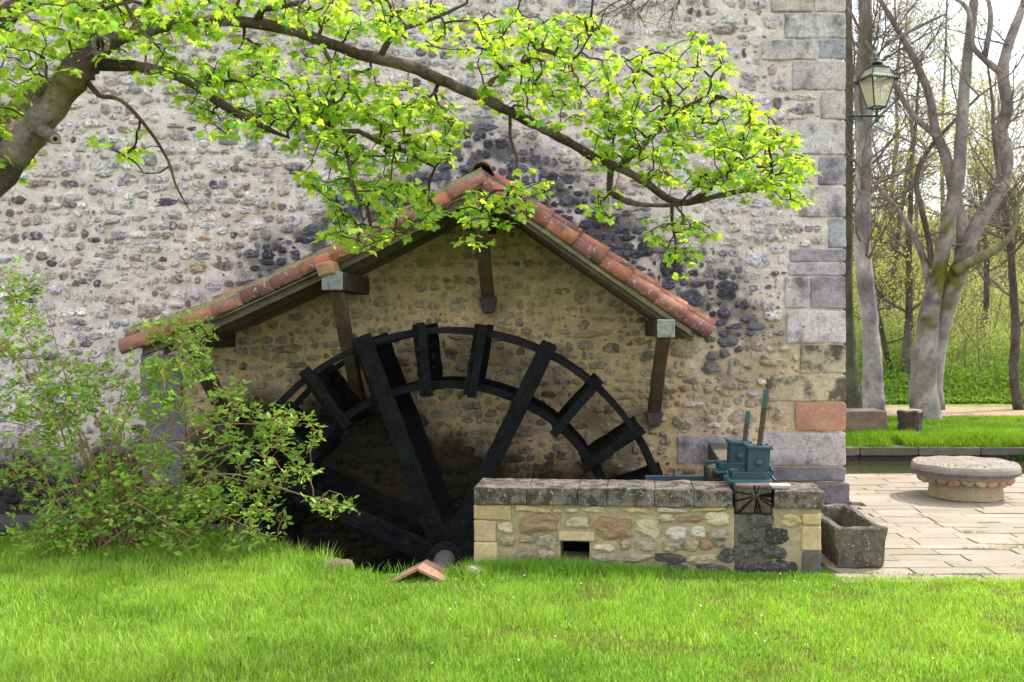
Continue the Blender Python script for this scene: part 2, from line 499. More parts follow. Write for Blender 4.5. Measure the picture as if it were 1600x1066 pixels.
def wet_pit_shade(x, z):  # damp black foot of the wall, with the pit's shade painted in
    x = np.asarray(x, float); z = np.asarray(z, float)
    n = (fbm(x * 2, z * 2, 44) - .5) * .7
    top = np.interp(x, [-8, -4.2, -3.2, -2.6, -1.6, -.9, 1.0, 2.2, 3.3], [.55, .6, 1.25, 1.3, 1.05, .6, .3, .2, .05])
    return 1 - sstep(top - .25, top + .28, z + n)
def mortar_col(x, z):
    b = fbm(x * .8, z * .8, 51)
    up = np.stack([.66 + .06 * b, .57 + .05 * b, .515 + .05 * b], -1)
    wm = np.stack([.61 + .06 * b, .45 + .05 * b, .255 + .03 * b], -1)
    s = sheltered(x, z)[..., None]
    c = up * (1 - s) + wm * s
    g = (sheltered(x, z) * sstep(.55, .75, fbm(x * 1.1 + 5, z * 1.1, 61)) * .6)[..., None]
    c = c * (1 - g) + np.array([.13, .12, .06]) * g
    so = (sooty(x, z) * (.25 + .75 * sstep(.36, .58, fbm(x * 8, z * 9, 35))))[..., None] * .92
    c = c * (1 - so) + np.array([.07, .066, .075]) * so
    w = wet_pit_shade(x, z)[..., None] * .93
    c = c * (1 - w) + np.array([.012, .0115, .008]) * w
    return c

mill = thing('stone_mill_building', 'tall rubble stone mill wall with grey dressed corner stones behind the water wheel', 'building', (-2, WY, 0))
def wall_y(x, z):
    return (fbm(x * 4, z * 4, 71, 3) - .5) * -.035 + (fbm(x * 13, z * 15, 72, 2) - .5) * -.030
nx, nz_ = 350, 300
X, Z = np.meshgrid(np.linspace(-7.6, CX - .02, nx), np.linspace(-1.5, 6.6, nz_))
Yw = WY + wall_y(X, Z)
V = np.stack([X.ravel(), Yw.ravel(), Z.ravel()], 1)
i_ = np.arange(nx - 1)[None, :] + np.arange(nz_ - 1)[:, None] * nx
Fc = np.stack([i_, i_ + 1, i_ + 1 + nx, i_ + nx], -1).reshape(-1, 4)
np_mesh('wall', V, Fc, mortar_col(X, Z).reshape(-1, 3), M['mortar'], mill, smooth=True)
mb = MB()
def plain(mb, x0, x1, y0, y1, z0, z1, col): box(mb, ((x0 + x1) / 2, (y0 + y1) / 2, (z0 + z1) / 2), (x1 - x0, y1 - y0, z1 - z0), col)
plain(mb, -16, -7.61, WY + .01, 18, -1.5, 8.6, (.42, .37, .33))
plain(mb, -7.6, CX - .02, WY + .05, 18, -1.5, 6.58, (.42, .37, .33))
plain(mb, -7.6, CX - .02, WY + .01, 18, 6.61, 8.6, (.42, .37, .33))
mb.build('wall', M['stone'], mill)
mb = MB()
mb.add([(-16.4, 10.95, 8.5), (3.5, 10.95, 8.5), (3.5, 14.5, 11.0), (-16.4, 14.5, 11.0), (-16.4, 18.2, 8.5), (3.5, 18.2, 8.5)], [(0, 1, 2, 3), (3, 2, 5, 4), (1, 5, 2), (0, 3, 4), (0, 4, 5, 1)], (.22, .09, .06))
mb.build('roof', M['stone'], mill)

LILAC = (.53, .485, .48); PINK = (.50, .44, .425); PALE = (.50, .46, .43); BUFF = (.46, .36, .22)
GREY = (.33, .315, .35); REDD = (.43, .23, .15); DARK = (.09, .085, .10)
# dressed stones: photograph x0, x1, y0, y1, colour, how far proud
Q = [(1272, 1321, -30, 19, PALE), (1205, 1270, -30, 19, (.5, .45, .38)), (1226, 1321, 21, 60, LILAC), (1190, 1276, 63, 94, PALE), (1280, 1321, 62, 92, GREY),
     (1237, 1321, 96, 141, PINK), (1282, 1321, 143, 187, PINK), (1246, 1321, 190, 242, LILAC), (1279, 1321, 245, 289, GREY), (1240, 1321, 292, 339, PINK),
     (1294, 1321, 342, 387, GREY), (1234, 1321, 390, 409, (.35, .31, .34)), (1232, 1321, 411, 431, (.4, .34, .38)), (1266, 1321, 433, 482, (.30, .27, .29)),
     (1229, 1321, 485, 536, LILAC), (1250, 1321, 539, 583, (.40, .34, .25)), (1198, 1321, 586, 627, (.44, .37, .25)), (1242, 1321, 629, 673, REDD),
     (1187, 1321, 676, 728, (.42, .38, .38)), (1206, 1321, 731, 752, (.19, .18, .2)), (1058, 1173, 681, 725, (.34, .32, .32)),
     (1226, 1263, 433, 481, (.46, .42, .42)), (341, 372, 186, 226, (.23, .22, .24)), (220, 286, 553, 620, (.20, .19, .21)), (228, 292, 623, 690, (.24, .22, .23)),
     (222, 286, 693, 760, (.20, .19, .19))]
QR = []
for (x0, x1, y0, y1, c) in Q:
    p0 = at(x0, y1, WY); p1 = at(x1, y0, WY)
    QR.append((p0.x, p1.x, p0.z, p1.z))
    mb = MB()
    dep = .05 if x1 < 1320 else random.choice((.3, .42))
    cc = ((p0.x + p1.x) / 2, WY - .022 + dep / 2, (p0.z + p1.z) / 2)
    box(mb, cc, (p1.x - p0.x, dep, p1.z - p0.z), jit(c, .08), None, 6, .009, .016, 8)
    mb.build('quoin' if x1 > 1300 else 'dressed_stone', M['clean_stone'] if c == REDD else M['stained'] if c in ((.44, .37, .25), (.40, .34, .25)) else M['quoin'], mill)
for k in range(4):     # corner stones above the frame
    z0 = 5.72 + k * .4; mb = MB(); w = (.45, .75)[k % 2]
    box(mb, (CX - w / 2 + .005, WY + .1, z0 + .19), (w, .27, .38), jit(LILAC, .1), None, 3, .006, .012, 7)
    mb.build('quoin', M['quoin'], mill)
mb = MB()    # plinth blocks at the foot
p0 = at(1237, 786, WY); p1 = at(1325, 754, WY)
box(mb, ((p0.x + p1.x) / 2, WY + .1, (p0.z + p1.z) / 2), (p1.x - p0.x, .34, p1.z - p0.z), (.15, .14, .155), None, 4, .006, .015, 7)
mb.build('plinth_block', M['quoin'], mill)
QR.append((p0.x - .3, p1.x, p0.z - .2, p1.z))

def stone(mb, c, w, h, col, proud, u=Vector((1, 0, 0)), n=Vector((0, -1, 0)), seg=12, rings=(1.0, .9, .62, .28), skew=None, square=2.6, edge=None):
    """one uneven stone bedded in a wall: c its centre on the wall's face, n the way out"""
    c = Vector(c); up = Vector((0, 0, 1))
    ph = [random.uniform(0, 6.28) for _ in range(4)]
    a_ = [random.uniform(.03, .13) for _ in range(4)]
    rot = random.uniform(-.12, .12) if skew is None else skew
    tx, tz = random.uniform(-.35, .35), random.uniform(-.5, .3)
    vs = []; fs = []; cs = []
    off = random.uniform(0, 50)
    for ri, r in enumerate(rings):
        for k in range(seg):
            t = 2 * math.pi * (k + .5) / seg
            ct, st = math.cos(t), math.sin(t)
            e = square
            rr = (abs(ct) ** e + abs(st) ** e) ** (-1 / e)
            rr *= 1 + a_[0] * math.sin(2 * t + ph[0]) + a_[1] * math.sin(3 * t + ph[1]) + a_[2] * math.sin(5 * t + ph[2]) + a_[3] * .7 * math.sin(7 * t + ph[3])
            lx, lz = ct * rr * r * w / 2, st * rr * r * h / 2
            lx, lz = lx * math.cos(rot) - lz * math.sin(rot), lx * math.sin(rot) + lz * math.cos(rot)
            d = -.025 if ri == 0 else proud * (1 - r ** 3.5 * .7) * (1 + tx * lx / w + tz * lz / h)
            p = c + u * lx + up * lz
            d += 0 if ri == 0 else (noise.noise((p + Vector((off, 0, 0))) * 20) * .020 + noise.noise(p * 50) * .008)
            vs.append(tuple(p + n * d)); cs.append(col if ri > 1 or edge is None else mixc(col, edge, (.8 if ri == 0 else .2) * (.55 + .6 * noise.noise(p * 9 + Vector((off, 0, 0))))))
    p = c + n * (proud + noise.noise(c * 40) * .012); vs.append(tuple(p)); cs.append(col)
    for ri in range(len(rings) - 1):
        for k in range(seg):
            a, b = ri * seg + k, ri * seg + (k + 1) % seg
            fs.append((a, b, b + seg, a + seg))
    l = (len(rings) - 1) * seg
    for k in range(seg): fs.append((l + k, l + (k + 1) % seg, len(vs) - 1))
    mb.add(vs, fs, cs)

PAL = [((.59, .54, .55), 28), ((.49, .445, .45), 20), ((.69, .63, .60), 30), ((.34, .305, .315), 9), ((.13, .115, .12), 4), ((.33, .25, .24), 7), ((.45, .36, .30), 12), ((.48, .36, .20), 2), ((.22, .16, .165), 4), ((.60, .52, .45), 24)]
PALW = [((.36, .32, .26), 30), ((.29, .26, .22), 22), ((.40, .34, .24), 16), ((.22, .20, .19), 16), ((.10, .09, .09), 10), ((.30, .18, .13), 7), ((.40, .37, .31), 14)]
def pick(pal):
    return random.choices([p[0] for p in pal], [p[1] for p in pal])[0]
cells = {}
placed = []
def clear(x, z, w, h, gap):
    for (a, b, c, d) in QR:
        if x + w / 2 > a - .01 and x - w / 2 < b + .01 and z + h / 2 > c - .01 and z - h / 2 < d + .01: return False
    i0, j0 = int(x // .4), int(z // .4)
    for i in (i0 - 1, i0, i0 + 1):
        for j in (j0 - 1, j0, j0 + 1):
            for (a, b, c, d) in cells.get((i, j), ()):
                if abs(x - a) < (w + c) / 2 + gap and abs(z - b) < (h + d) / 2 + gap: return False
    return True
def put(x, z, w, h):
    cells.setdefault((int(x // .4), int(z // .4)), []).append((x, z, w, h)); placed.append((x, z, w, h))
XR = CX - .06
for t in range(700):
    x = random.uniform(-7.2, XR); z = random.uniform(-.1, 6.3)
    if x < 1.2 and random.random() < .78: continue
    w = random.uniform(.17, .27) * (1.3 if x > 1.2 else 1); h = w * random.uniform(.5, .8)
    if x + w / 2 < XR and clear(x, z, w, h, .03): put(x, z, w, h)
z = -.75
while z < 6.4:
    rh = random.uniform(.066, .118)
    x = -7.4 + random.uniform(0, .1)
    while x < XR:
        w = min(.30, random.lognormvariate(math.log(.125), .42))
        if random.random() < .14: w *= .55
        xc = x + w / 2
        h = rh * random.uniform(.75, 1.3)
        zc = z + rh / 2 + .10 * noise.noise(Vector((xc * .7, z * .7, 3))) + random.uniform(-.022, .022)
        if xc + w / 2 < XR + .02 and clear(xc, zc, w * .80, h * .66, .0): put(xc, zc, w, h)
        x += w + random.uniform(-.002, .022)
    z += rh * random.uniform(.92, 1.04)
for t in range(16000):
    x = random.uniform(-7.2, XR); z = random.uniform(-.6, 6.3)
    w = random.uniform(.035, .13) if t < 9000 else random.uniform(.03, .07); h = w * random.uniform(.5, .95)
    if clear(x, z, w * .9, h * .9, .003): put(x, z, w, h)
def stone_col(x, z):
    s = float(sheltered(x, z)); so = float(sooty(x, z)); w = float(wet_pit_shade(x, z))
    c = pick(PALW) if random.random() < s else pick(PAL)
    c = jit(c, .14)
    if random.random() < .55 and so > .05: c = mixc(c, (.10, .10, .13), min(1, so * 1.3))
    elif so > .05: c = mixc(c, (.055, .055, .07), min(1, so * 1.25))
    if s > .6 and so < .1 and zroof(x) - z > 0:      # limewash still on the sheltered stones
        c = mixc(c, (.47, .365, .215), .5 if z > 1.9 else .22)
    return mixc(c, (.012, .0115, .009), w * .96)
def in_view(x, y, z):
    px = VX + x * F / y; py = VY - (z - EYE) * F / y
    return -10 < px < 1610 and -10 < py < 1075
order = sorted(range(len(placed)), key=lambda i: -(placed[i][2] * placed[i][3] * (1 if in_view(placed[i][0], WY, placed[i][1]) and not (placed[i][0] < 1 and placed[i][1] < .3) else .01)))
rests = {'stone': MB(), 'dark_stone': MB(), 'warm_stone': MB(), 'wet_shaded_stone': MB()}
for rank, i in enumerate(order):
    x, z, w, h = placed[i]
    proud = random.uniform(.006, .032) if w > .09 else random.uniform(.004, .016)
    proud *= 1.25
    if z < 2.3 and x > .9: proud *= 1.7
    elif float(sheltered(x, z)) > .6 and z > 2: proud *= .7
    seg = 14 if w > .16 else (11 if w > .09 else 8)
    cpos = (x, WY + float(wall_y(x, z)), z)
    kind_ = 'dark_stone' if float(sooty(x, z)) > .45 else 'wet_shaded_stone' if float(wet_pit_shade(x, z)) > .4 else 'warm_stone' if float(sheltered(x, z)) > .6 else 'stone'
    ed_ = tuple(float(q_) for q_ in mortar_col(np.array(x), np.array(z)))
    rg = (1, .9, .62, .28) if w > .09 else (1, .8, .4)
    if rank < 298:
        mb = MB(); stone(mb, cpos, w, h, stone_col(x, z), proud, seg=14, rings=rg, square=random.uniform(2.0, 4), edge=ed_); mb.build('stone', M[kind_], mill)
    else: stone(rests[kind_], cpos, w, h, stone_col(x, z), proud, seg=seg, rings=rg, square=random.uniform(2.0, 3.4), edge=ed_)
for k_, m_ in rests.items():
    if m_.v: m_.build('rubble_masonry', M[k_], mill, kind='stuff')

# ------------------------------------------------------------------ tiled canopy over the wheel
canopy = thing('wheel_canopy', 'small gabled canopy of red clay tiles on timber struts sheltering the water wheel', 'canopy', (-.75, WY, 0))
def tile_mesh(L, r0, r1, th, seed):
    mb = MB(); n = 10; rnd = random.Random(seed)
    vs = []; fs = []
    for s in (0, .5, 1):
        r = r0 + (r1 - r0) * s
        for q, rr in enumerate((r, r - th)):
            for k in range(n + 1):
                a = math.pi * k / n
                vs.append((s * L, math.cos(a) * rr, math.sin(a) * rr * .92 + rnd.uniform(-.0015, .0015)))
    m = 2 * (n + 1)
    for s in range(2):
        for k in range(n):
            a = s * m + k; fs.append((a, a + 1, a + 1 + m, a + m))
            b = a + n + 1; fs.append((b, b + m, b + m + 1, b + 1))
        for e in (0, n):
            a = s * m + e; fs.append((a, a + m, a + m + n + 1, a + n + 1) if e == 0 else (a, a + n + 1, a + m + n + 1, a + m))
    for s in (0, 2):
        for k in range(n):
            a = s * m + k; fs.append((a, a + n + 1, a + n + 2, a + 1) if s == 0 else (a, a + 1, a + n + 2, a + n + 1))
    me = bpy.data.meshes.new('tile'); me.from_pydata(vs, [], fs); me.materials.append(M['tile']); me.shade_smooth()
    return me
VG = [tile_mesh(.41, .100, .086, .016, k + 30) for k in range(3)]
TM = [tile_mesh(.40, .088, .074, .014, k) for k in range(3)]
TP = [tile_mesh(.40, .088, .075, .012, k + 9) for k in range(2)]
def place_tile(me, p, ang, mir, roll=0., flip=False, lift=0.):
    """p: lower end of the tile; ang: slope; mir: -1 for a slope that rises to the left"""
    o = bpy.data.objects.new('tile', me); link(o, canopy)
    d = Vector((math.cos(ang) * mir, 0, math.sin(ang)))
    y = Vector((0, 1, 0)) * mir
    up = d.cross(y)
    if up.z < 0: up = -up
    y = up.cross(d)
    m = Matrix((d, y, up)).transposed() @ Matrix.Rotation(roll + (math.pi if flip else 0), 3, 'X')
    o.matrix_local = Matrix.Translation(Vector(p) + up * lift - ORIGIN[canopy.name]) @ m.to_4x4()
VS = 1
def slope_run(line, mir):
    """points and angles every .33 m up the slope"""
    pts = [np.array(p) for p in line]
    seg = [np.linalg.norm(pts[i + 1] - pts[i]) for i in range(len(pts) - 1)]
    tot = sum(seg); s = -.06; out = []
    def P(s):
        a = 0
        for i, l in enumerate(seg):
            if s <= a + l or i == len(seg) - 1:
                return pts[i] + (pts[i + 1] - pts[i]) * ((s - a) / l)
            a += l
    while s < tot - .15:
        a = P(s); b = P(s + .4); out.append((a, math.atan2(b[1] - a[1], abs(b[0] - a[0])))); s += .328
    return out
for line, mir in ((RL, 1), (RR[::-1], -1)):
    for (p, ang) in slope_run(line, mir):
        for k in range(7):
            y = ROOF_Y0 + .055 + k * .185
            if k > 0: y += .0
            j = random.uniform(-.012, .012)
            lift = .115 if mir > 0 else .112
            if k == 0:
                place_tile(random.choice(VG), (p[0] + random.uniform(-.01, .01), ROOF_Y0 + .06, p[1]), ang - .03 + random.uniform(-.01, .01), mir, (.75 if mir > 0 else -.75) * VS, lift=.03 + random.uniform(-.003, .003)); continue
            place_tile(random.choice(TM), (p[0] + random.uniform(-.012, .012) - (.05 if k and mir > 0 else 0) * 0, y + j * .5, p[1]), ang - .035 + random.uniform(-.012, .012), mir, random.uniform(-.03, .03), lift=lift + random.uniform(-.004, .004))
            if 0 < k < 6:
                place_tile(random.choice(TP), (p[0] + .03 * mir, y + .092, p[1]), ang - .03, mir, 0, flip=True, lift=lift + .03)
# ridge tiles
for k in range(4):
    y0 = ROOF_Y0 + .02 + k * .3
    o = bpy.data.objects.new('ridge_tile', TM[k % 3]); link(o, canopy)
    o.matrix_local = Matrix.Translation(Vector((-.75, y0, 3.55)) - ORIGIN[canopy.name]) @ Matrix(((0, -1, 0), (1, 0, 0), (0, 0, 1))).to_4x4() @ Matrix.Scale(1.25, 4, (0, 1, 0))
def sloped(line, y0, y1, dz0, dz1, name, mat, col, amp=.0, x_in=0., k=6, xs=1.0):
    """a board that follows the roof line, between depths y0 and y1, heights dz0..dz1 above it"""
    mb = MB(); P = []
    for i in range(len(line) - 1):
        for j in range(k):
            t = j / k; P.append((line[i][0] * (1 - t) + line[i + 1][0] * t, line[i][1] * (1 - t) + line[i + 1][1] * t))
    P.append(line[-1])
    vs = []; fs = []
    for (x, z) in P:
        for (y, dz) in ((y0, dz0), (y1, dz0), (y1, dz1), (y0, dz1)):
            w = Vector((x, y, z + dz)); q = N3(w, 12) * amp
            vs.append((x, y + q, z + dz + q))
    for i in range(len(P) - 1):
        for e in range(4):
            a = i * 4 + e; b = i * 4 + (e + 1) % 4; fs.append((a, b, b + 4, a + 4))
    l = (len(P) - 1) * 4
    fs += [(3, 2, 1, 0), (l, l + 1, l + 2, l + 3)]
    mb.add(vs, fs, col); return mb.build(name, mat, canopy)
LL = RL; RRr = RR[::-1]
for line, mir in ((LL, 1), (RRr, -1)):
    ins = .12 * mir
    l2 = [(p[0] + (ins if i == 0 else 0), p[1] + (abs(ins) * .5 if i == 0 else 0)) for i, p in enumerate(line)]
    sloped(l2, ROOF_Y0 + .015, ROOF_Y0 + .2, .075, .145 if mir > 0 else .13, 'mortar_fillet', M['mortar_fillet'], (.27, .28, .16) if mir > 0 else (.15, .14, .12), .008)
    for b in range(6):
        y0 = ROOF_Y0 + .03 + b * .2
        sloped(l2, y0 + .003, y0 + .197, -.035 - .004 * (b % 2), -.012, 'soffit_board', M['wood'], jit((.15, .12, .085), .2), .002)
    sloped(l2, ROOF_Y0, ROOF_Y0 + .027, -.085 if mir < 0 else -.06, -.02, 'verge_board', M['wood'], (.17, .165, .10), .002)
    for y0 in (9.96, 10.5, 11.0):
        sloped(l2, y0, y0 + .08, -.135, -.042, 'rafter', M['wood'], jit((.14, .11, .08), .15), .002)
for (x, z, w, h, front, col) in ((1.066, 1.965, .17, .17, 9.72, (.26, .27, .24)), (-2.19, 2.43, .20, .18, 9.70, (.28, .27, .27)), (-.77, 3.12, .19, .22, 9.86, (.16, .13, .10)), (-3.68, 1.84, .2, .17, 9.86, (.17, .10, .07))):
    mb = MB(); box(mb, (x, (front + WY) / 2 + .01, z), (w, WY - front - .02, h), (.07, .055, .04), None, 4, .006, .010, 8); pu_ = mb.build('purlin', M['wood'], canopy)  # body colour darkened to carry the shadow under the roof
    mb = MB(); box(mb, (x, front, z), (w + .004, .03, h + .004), col, None, 3, .004, .010, 8); mb.build('end_grain', M['wood'], pu_)
    mb = MB(); bx = x + (.04 if x > 0 else -.03)
    zb = {1.066: 1.06, -2.19: 1.1, -.77: 2.32, -3.68: 1.0}[x]
    bar(mb, (x, front + .2, z - h / 2 + .02), (x + .01, WY - .09, zb), .13, .13, (.12, .085, .055), n=5, amp=.012, bev=.015, ns=4)
    mb.build('strut', M['wood'], canopy)
    mb = MB(); box(mb, (x + .01, WY - .07, zb - .10), (.20, .2, .17), (.10, .08, .075), None, 3, .008, .02, 8, taper=(.6, .6)); mb.build('corbel', M['wood'], canopy)
mb = MB(); p = at(513, 421, 9.8); box(mb, p, (.17, .3, .13), (.34, .20, .11), Matrix.Rotation(-.3, 3, 'Y'), 3, .006, .02); mb.build('wedge_block', M['wood'], canopy)

# ------------------------------------------------------------------ water wheel
WC = Vector((-1.09, 0, -.287)); WF, WB = 9.8, 10.68
wheel = thing('water_wheel', 'large black timber water wheel standing half sunk in its pit under the tiled canopy', 'water wheel', (WC.x, 10.3, -1.2))
BLK = (.010, .0105, .012)
def polar(a, r, y): return Vector((WC.x + math.sin(R(a)) * r, y, WC.z + math.cos(R(a)) * r))
def ring(name, r, w, y0, y1, col=BLK, nseg=96):
    mb = MB(); vs = []; fs = []
    for k in range(nseg):
        a = 360 * k / nseg
        for rr, y in ((r - w / 2, y0), (r + w / 2, y0), (r + w / 2, y1), (r - w / 2, y1)):
            p = polar(a, rr, y); q = N3(p, 7) * .006
            vs.append((p.x + q, p.y, p.z + q))
    for k in range(nseg):
        for e in range(4):
            a = k * 4 + e; b = k * 4 + (e + 1) % 4; c = ((k + 1) % nseg) * 4
            fs.append((a, c + e, c + (e + 1) % 4, b))
    mb.add(vs, fs, col); return mb.build(name, M['black_wood'], wheel)
for y in (WF, WB):
    ring('outer_rim', 2.235, .062, y, y + .05, (.014, .0145, .017)); ring('inner_rim', 1.70, .074, y + .002, y + .062)
ANG = [-51.9, -36.6, -20.7, -6.0, 9.2, 25.8, 41, 56.9] + [72 + i * 14.76 for i in range(16)]
SPK = {2, 5}
for i, a in enumerate(ANG):
    spoke = i in (2, 5, 8, 11, 14, 17, 20, 23)
    for y in (WF, WB):
        mb = MB()
        front = y == WF
        yy = y - .05 if front else y + .085
        if spoke: bar(mb, polar(a if i != 23 else -65.5, .18, yy), polar(a if i != 23 else -65.5, 2.33, yy), .165, .08, jit(BLK, .2), up=(0, 1, 0), n=16, amp=.011, bev=.008, ns=11)
        else: bar(mb, polar(a, 1.60, yy), polar(a, 2.32, yy), .082, .07, jit(BLK, .2), up=(0, 1, 0), n=6, amp=.012, bev=.006, ns=8)
        mb.build('spoke' if spoke else 'paddle_arm', M['black_wood'], wheel)
    # paddle boards with worn, mossy edges
    aa = a if i != 23 else -65.5
    side = polar(aa, 1, 0) - polar(aa, 0, 0); side = Vector((side.z, 0, -side.x))
    for (r0, r1) in ((1.61, 1.835), (1.842, 2.075), (2.082, 2.31)):
        mb = MB(); sh = side * (-.065 if not spoke else -.10) if aa < 10 else side * (.0)
        p0 = polar(aa, (r0 + r1) / 2, WF - .04) + sh; p1 = polar(aa, (r0 + r1) / 2, WB + .10) + sh
        bar(mb, p0, p1, .045, r1 - r0, jit((.010, .012, .008), .3), up=polar(aa, 1, 0) - polar(aa, 0, 0), n=8, amp=.012, bev=.005, ns=14)
        mb.build('paddle_board', M['black_wood'], wheel)
mb = MB(); lathe(mb, (WC.x, WF - .12, WC.z), [(.10, 0), (.16, .02), (.20, .05), (.21, .09), (.2, .12), (.16, .9), (.16, 1.02), (.21, 1.05), (.21, 1.1), (.12, 1.12)], 20, (.016, .017, .020), axis='y', rough=.01); mb.build('hub', M['black_wood'], wheel)
mb = MB(); lathe(mb, (WC.x, 9.0, WC.z), [(.04, -.045), (.075, -.03), (.10, .01), (.10, 2.3)], 20, (.11, .11, .105), axis='y'); mb.build('axle', M['rust'], wheel)
for a in ANG[2::3]:
    mb = MB(); 
    for y in (WF - .10,):
        b0, b1 = polar(a, .15, y + .03), polar(a, .48, y + .03); bar(mb, b0, b1, .20, .03, (.012, .013, .015), up=(0, 1, 0), n=3, amp=.004)
    mb.build('hub_flange', M['black_wood'], wheel)
    for r in (.4,):
        mb = MB(); lathe(mb, polar(a, r, WF - .10), [(.02, 0), (.028, .008), (.028, .02)], 8, (.02, .02, .022), axis='y'); mb.build('bolt', M['black_wood'], wheel)
mb = MB(); box(mb, (WC.x, 9.12, WC.z - .46), (.5, .35, .68), (.12, .11, .09), None, 4, .02, .03); bb = mb.build('bearing_block', M['quoin']); tag(bb, 'dark stone block carrying the near end of the wheel axle', 'stone block')

# ------------------------------------------------------------------ parapet beside the race
PA, PB = Vector((-.68, 8.2, 0)), Vector((2.13, 7.985, 0))
PU = (PB - PA).normalized(); PN = Vector((PU.y, -PU.x, 0)); PL = (PB - PA).length
if PN.y > 0: PN = -PN
def pu(px, py):
    """photograph pixel on the parapet's face -> distance along it, height"""
    u = (px - 740) / 540 * PL
    d = (PA + PU * u).y
    return u, EYE - (py - VY) * d / F
def pp(u, out, z): return PA + PU * u + PN * out + Vector((0, 0, z))
parapet = thing('race_parapet', 'low rubble stone parapet with thick lichened coping in front of the wheel', 'low wall', tuple((PA + PB) / 2))
MR = Matrix((PU, -PN, Vector((0, 0, 1)))).transposed()
def pbox(name, u0, u1, o0, o1, z0, z1, col, mat, n=4, amp=.006, bev=.014, ns=8):
    mb = MB(); box(mb, pp((u0 + u1) / 2, (o0 + o1) / 2, (z0 + z1) / 2), (u1 - u0, abs(o1 - o0), z1 - z0), col, MR, n, amp, bev, ns)
    return mb.build(name, mat, parapet)
hu0, hz1 = pu(876, 846); hu1, hz0 = pu(922, 872)
bu0, _ = pu(1146, 800); bu1, bz = pu(1205, 803)
TOPZ = .525
mcol = (.42, .335, .21)
def pmortar(u0, u1, z0, z1, col=mcol):
    return pbox('mortar', u0, u1, -.40, -.012, z0, z1, col, M['mortar'], 8, .004, 0, 12)
pmortar(0.01, hu0, -.1, TOPZ); pmortar(hu0 + .0015, hu1 - .0015, hz1, TOPZ - .001); pmortar(hu0 + .0015, hu1 - .0015, -.1, hz0 - .04)
pmortar(hu1, bu0, -.1, TOPZ - .002); pmortar(bu0 + .0015, bu1 - .0015, -.1, bz - .01, (.14, .13, .11)); pmortar(bu1, PL - .01, -.1, TOPZ)
js = [740, 824, 904, 949, 1024, 1084, 1143]
for a, b in zip(js[:-1], js[1:]):
    u0, _ = pu(a, 0); u1, _ = pu(b, 0)
    pbox('coping_stone', u0 + .0015, u1 - .0015, -.44, .035, TOPZ + .004, .672 + random.uniform(-.003, .003), jit((.20, .165, .135), .08), M['coping'], 5, .007, .009)
u0, _ = pu(1207, 0)
pbox('coping_stone', u0, PL + .01, -.44, .035, TOPZ + .004, .668, (.19, .16, .125), M['coping'], 4, .005, .012)
mb = MB(); box(mb, pp((hu0 + hu1) / 2, -.43, .1), (.4, .04, .5), (.01, .01, .01), MR); mb.build('drain_shade_panel', M['mortar'], parapet)  # added black panel that keeps light out of the drain hole
K = {'o': (.48, .36, .19), 'b': (.30, .19, .12), 'l': (.50, .42, .29), 'g': (.33, .28, .22), 'p': (.48, .44, .38), 'd': (.11, .10, .09), 'k': (.06, .055, .05), 'u': (.50, .38, .22), 'r': (.33, .27, .23)}
PS = [(104, 372, 265, 432, 'o'), (104, 436, 200, 522, 'u'), (104, 526, 205, 612, 'u'), (205, 445, 275, 485, 'l'), (302, 408, 460, 488, 'b'), (488, 424, 595, 465, 'l'), (462, 482, 615, 520, 'u'),
      (608, 425, 772, 512, 'b'), (785, 430, 885, 505, 'l'), (910, 458, 995, 518, 'p'), (1012, 458, 1072, 508, 'p'), (875, 408, 945, 440, 'l'), (960, 418, 1055, 446, 'b'), (1070, 400, 1170, 455, 'l'),
      (1085, 470, 1170, 516, 'r'), (370, 495, 460, 548, 'g'), (298, 492, 358, 532, 'g'), (215, 498, 278, 548, 'g'), (440, 386, 478, 406, 'o'), (492, 383, 545, 404, 'l'), (555, 376, 660, 402, 'u'),
      (730, 380, 845, 405, 'u'), (715, 516, 760, 555, 'g'), (775, 520, 880, 560, 'r'), (610, 535, 700, 562, 'l'), (895, 525, 970, 568, 'g'), (978, 517, 1045, 565, 'r'), (1050, 512, 1100, 560, 'b'),
      (1108, 522, 1176, 550, 'r'), (1250, 408, 1352, 462, 'd'), (1212, 470, 1302, 528, 'd'), (1310, 468, 1412, 535, 'k'), (1180, 533, 1298, 585, 'd'), (1306, 542, 1402, 596, 'd'), (1200, 594, 1300, 650, 'd'),
      (1306, 602, 1450, 660, 'k'), (1380, 408, 1460, 462, 'o'), (1466, 408, 1543, 455, 'o'), (1462, 462, 1543, 560, 'u'), (1466, 566, 1543, 660, 'd'), (600, 570, 720, 605, 'g'), (730, 572, 850, 606, 'g'),
      (860, 575, 990, 612, 'd'), (1000, 575, 1120, 618, 'g'), (1128, 556, 1190, 612, 'd'), (270, 555, 360, 596, 'g'), (368, 556, 452, 600, 'r'), (280, 375, 420, 400, 'u'), (870, 382, 1000, 402, 'l'), (1010, 380, 1160, 396, 'u'),
      (340, 604, 460, 640, 'g'), (560, 612, 700, 650, 'g'), (720, 612, 860, 650, 'g'), (880, 618, 1000, 650, 'd'), (1020, 622, 1180, 655, 'd'), (205, 600, 330, 640, 'g')]
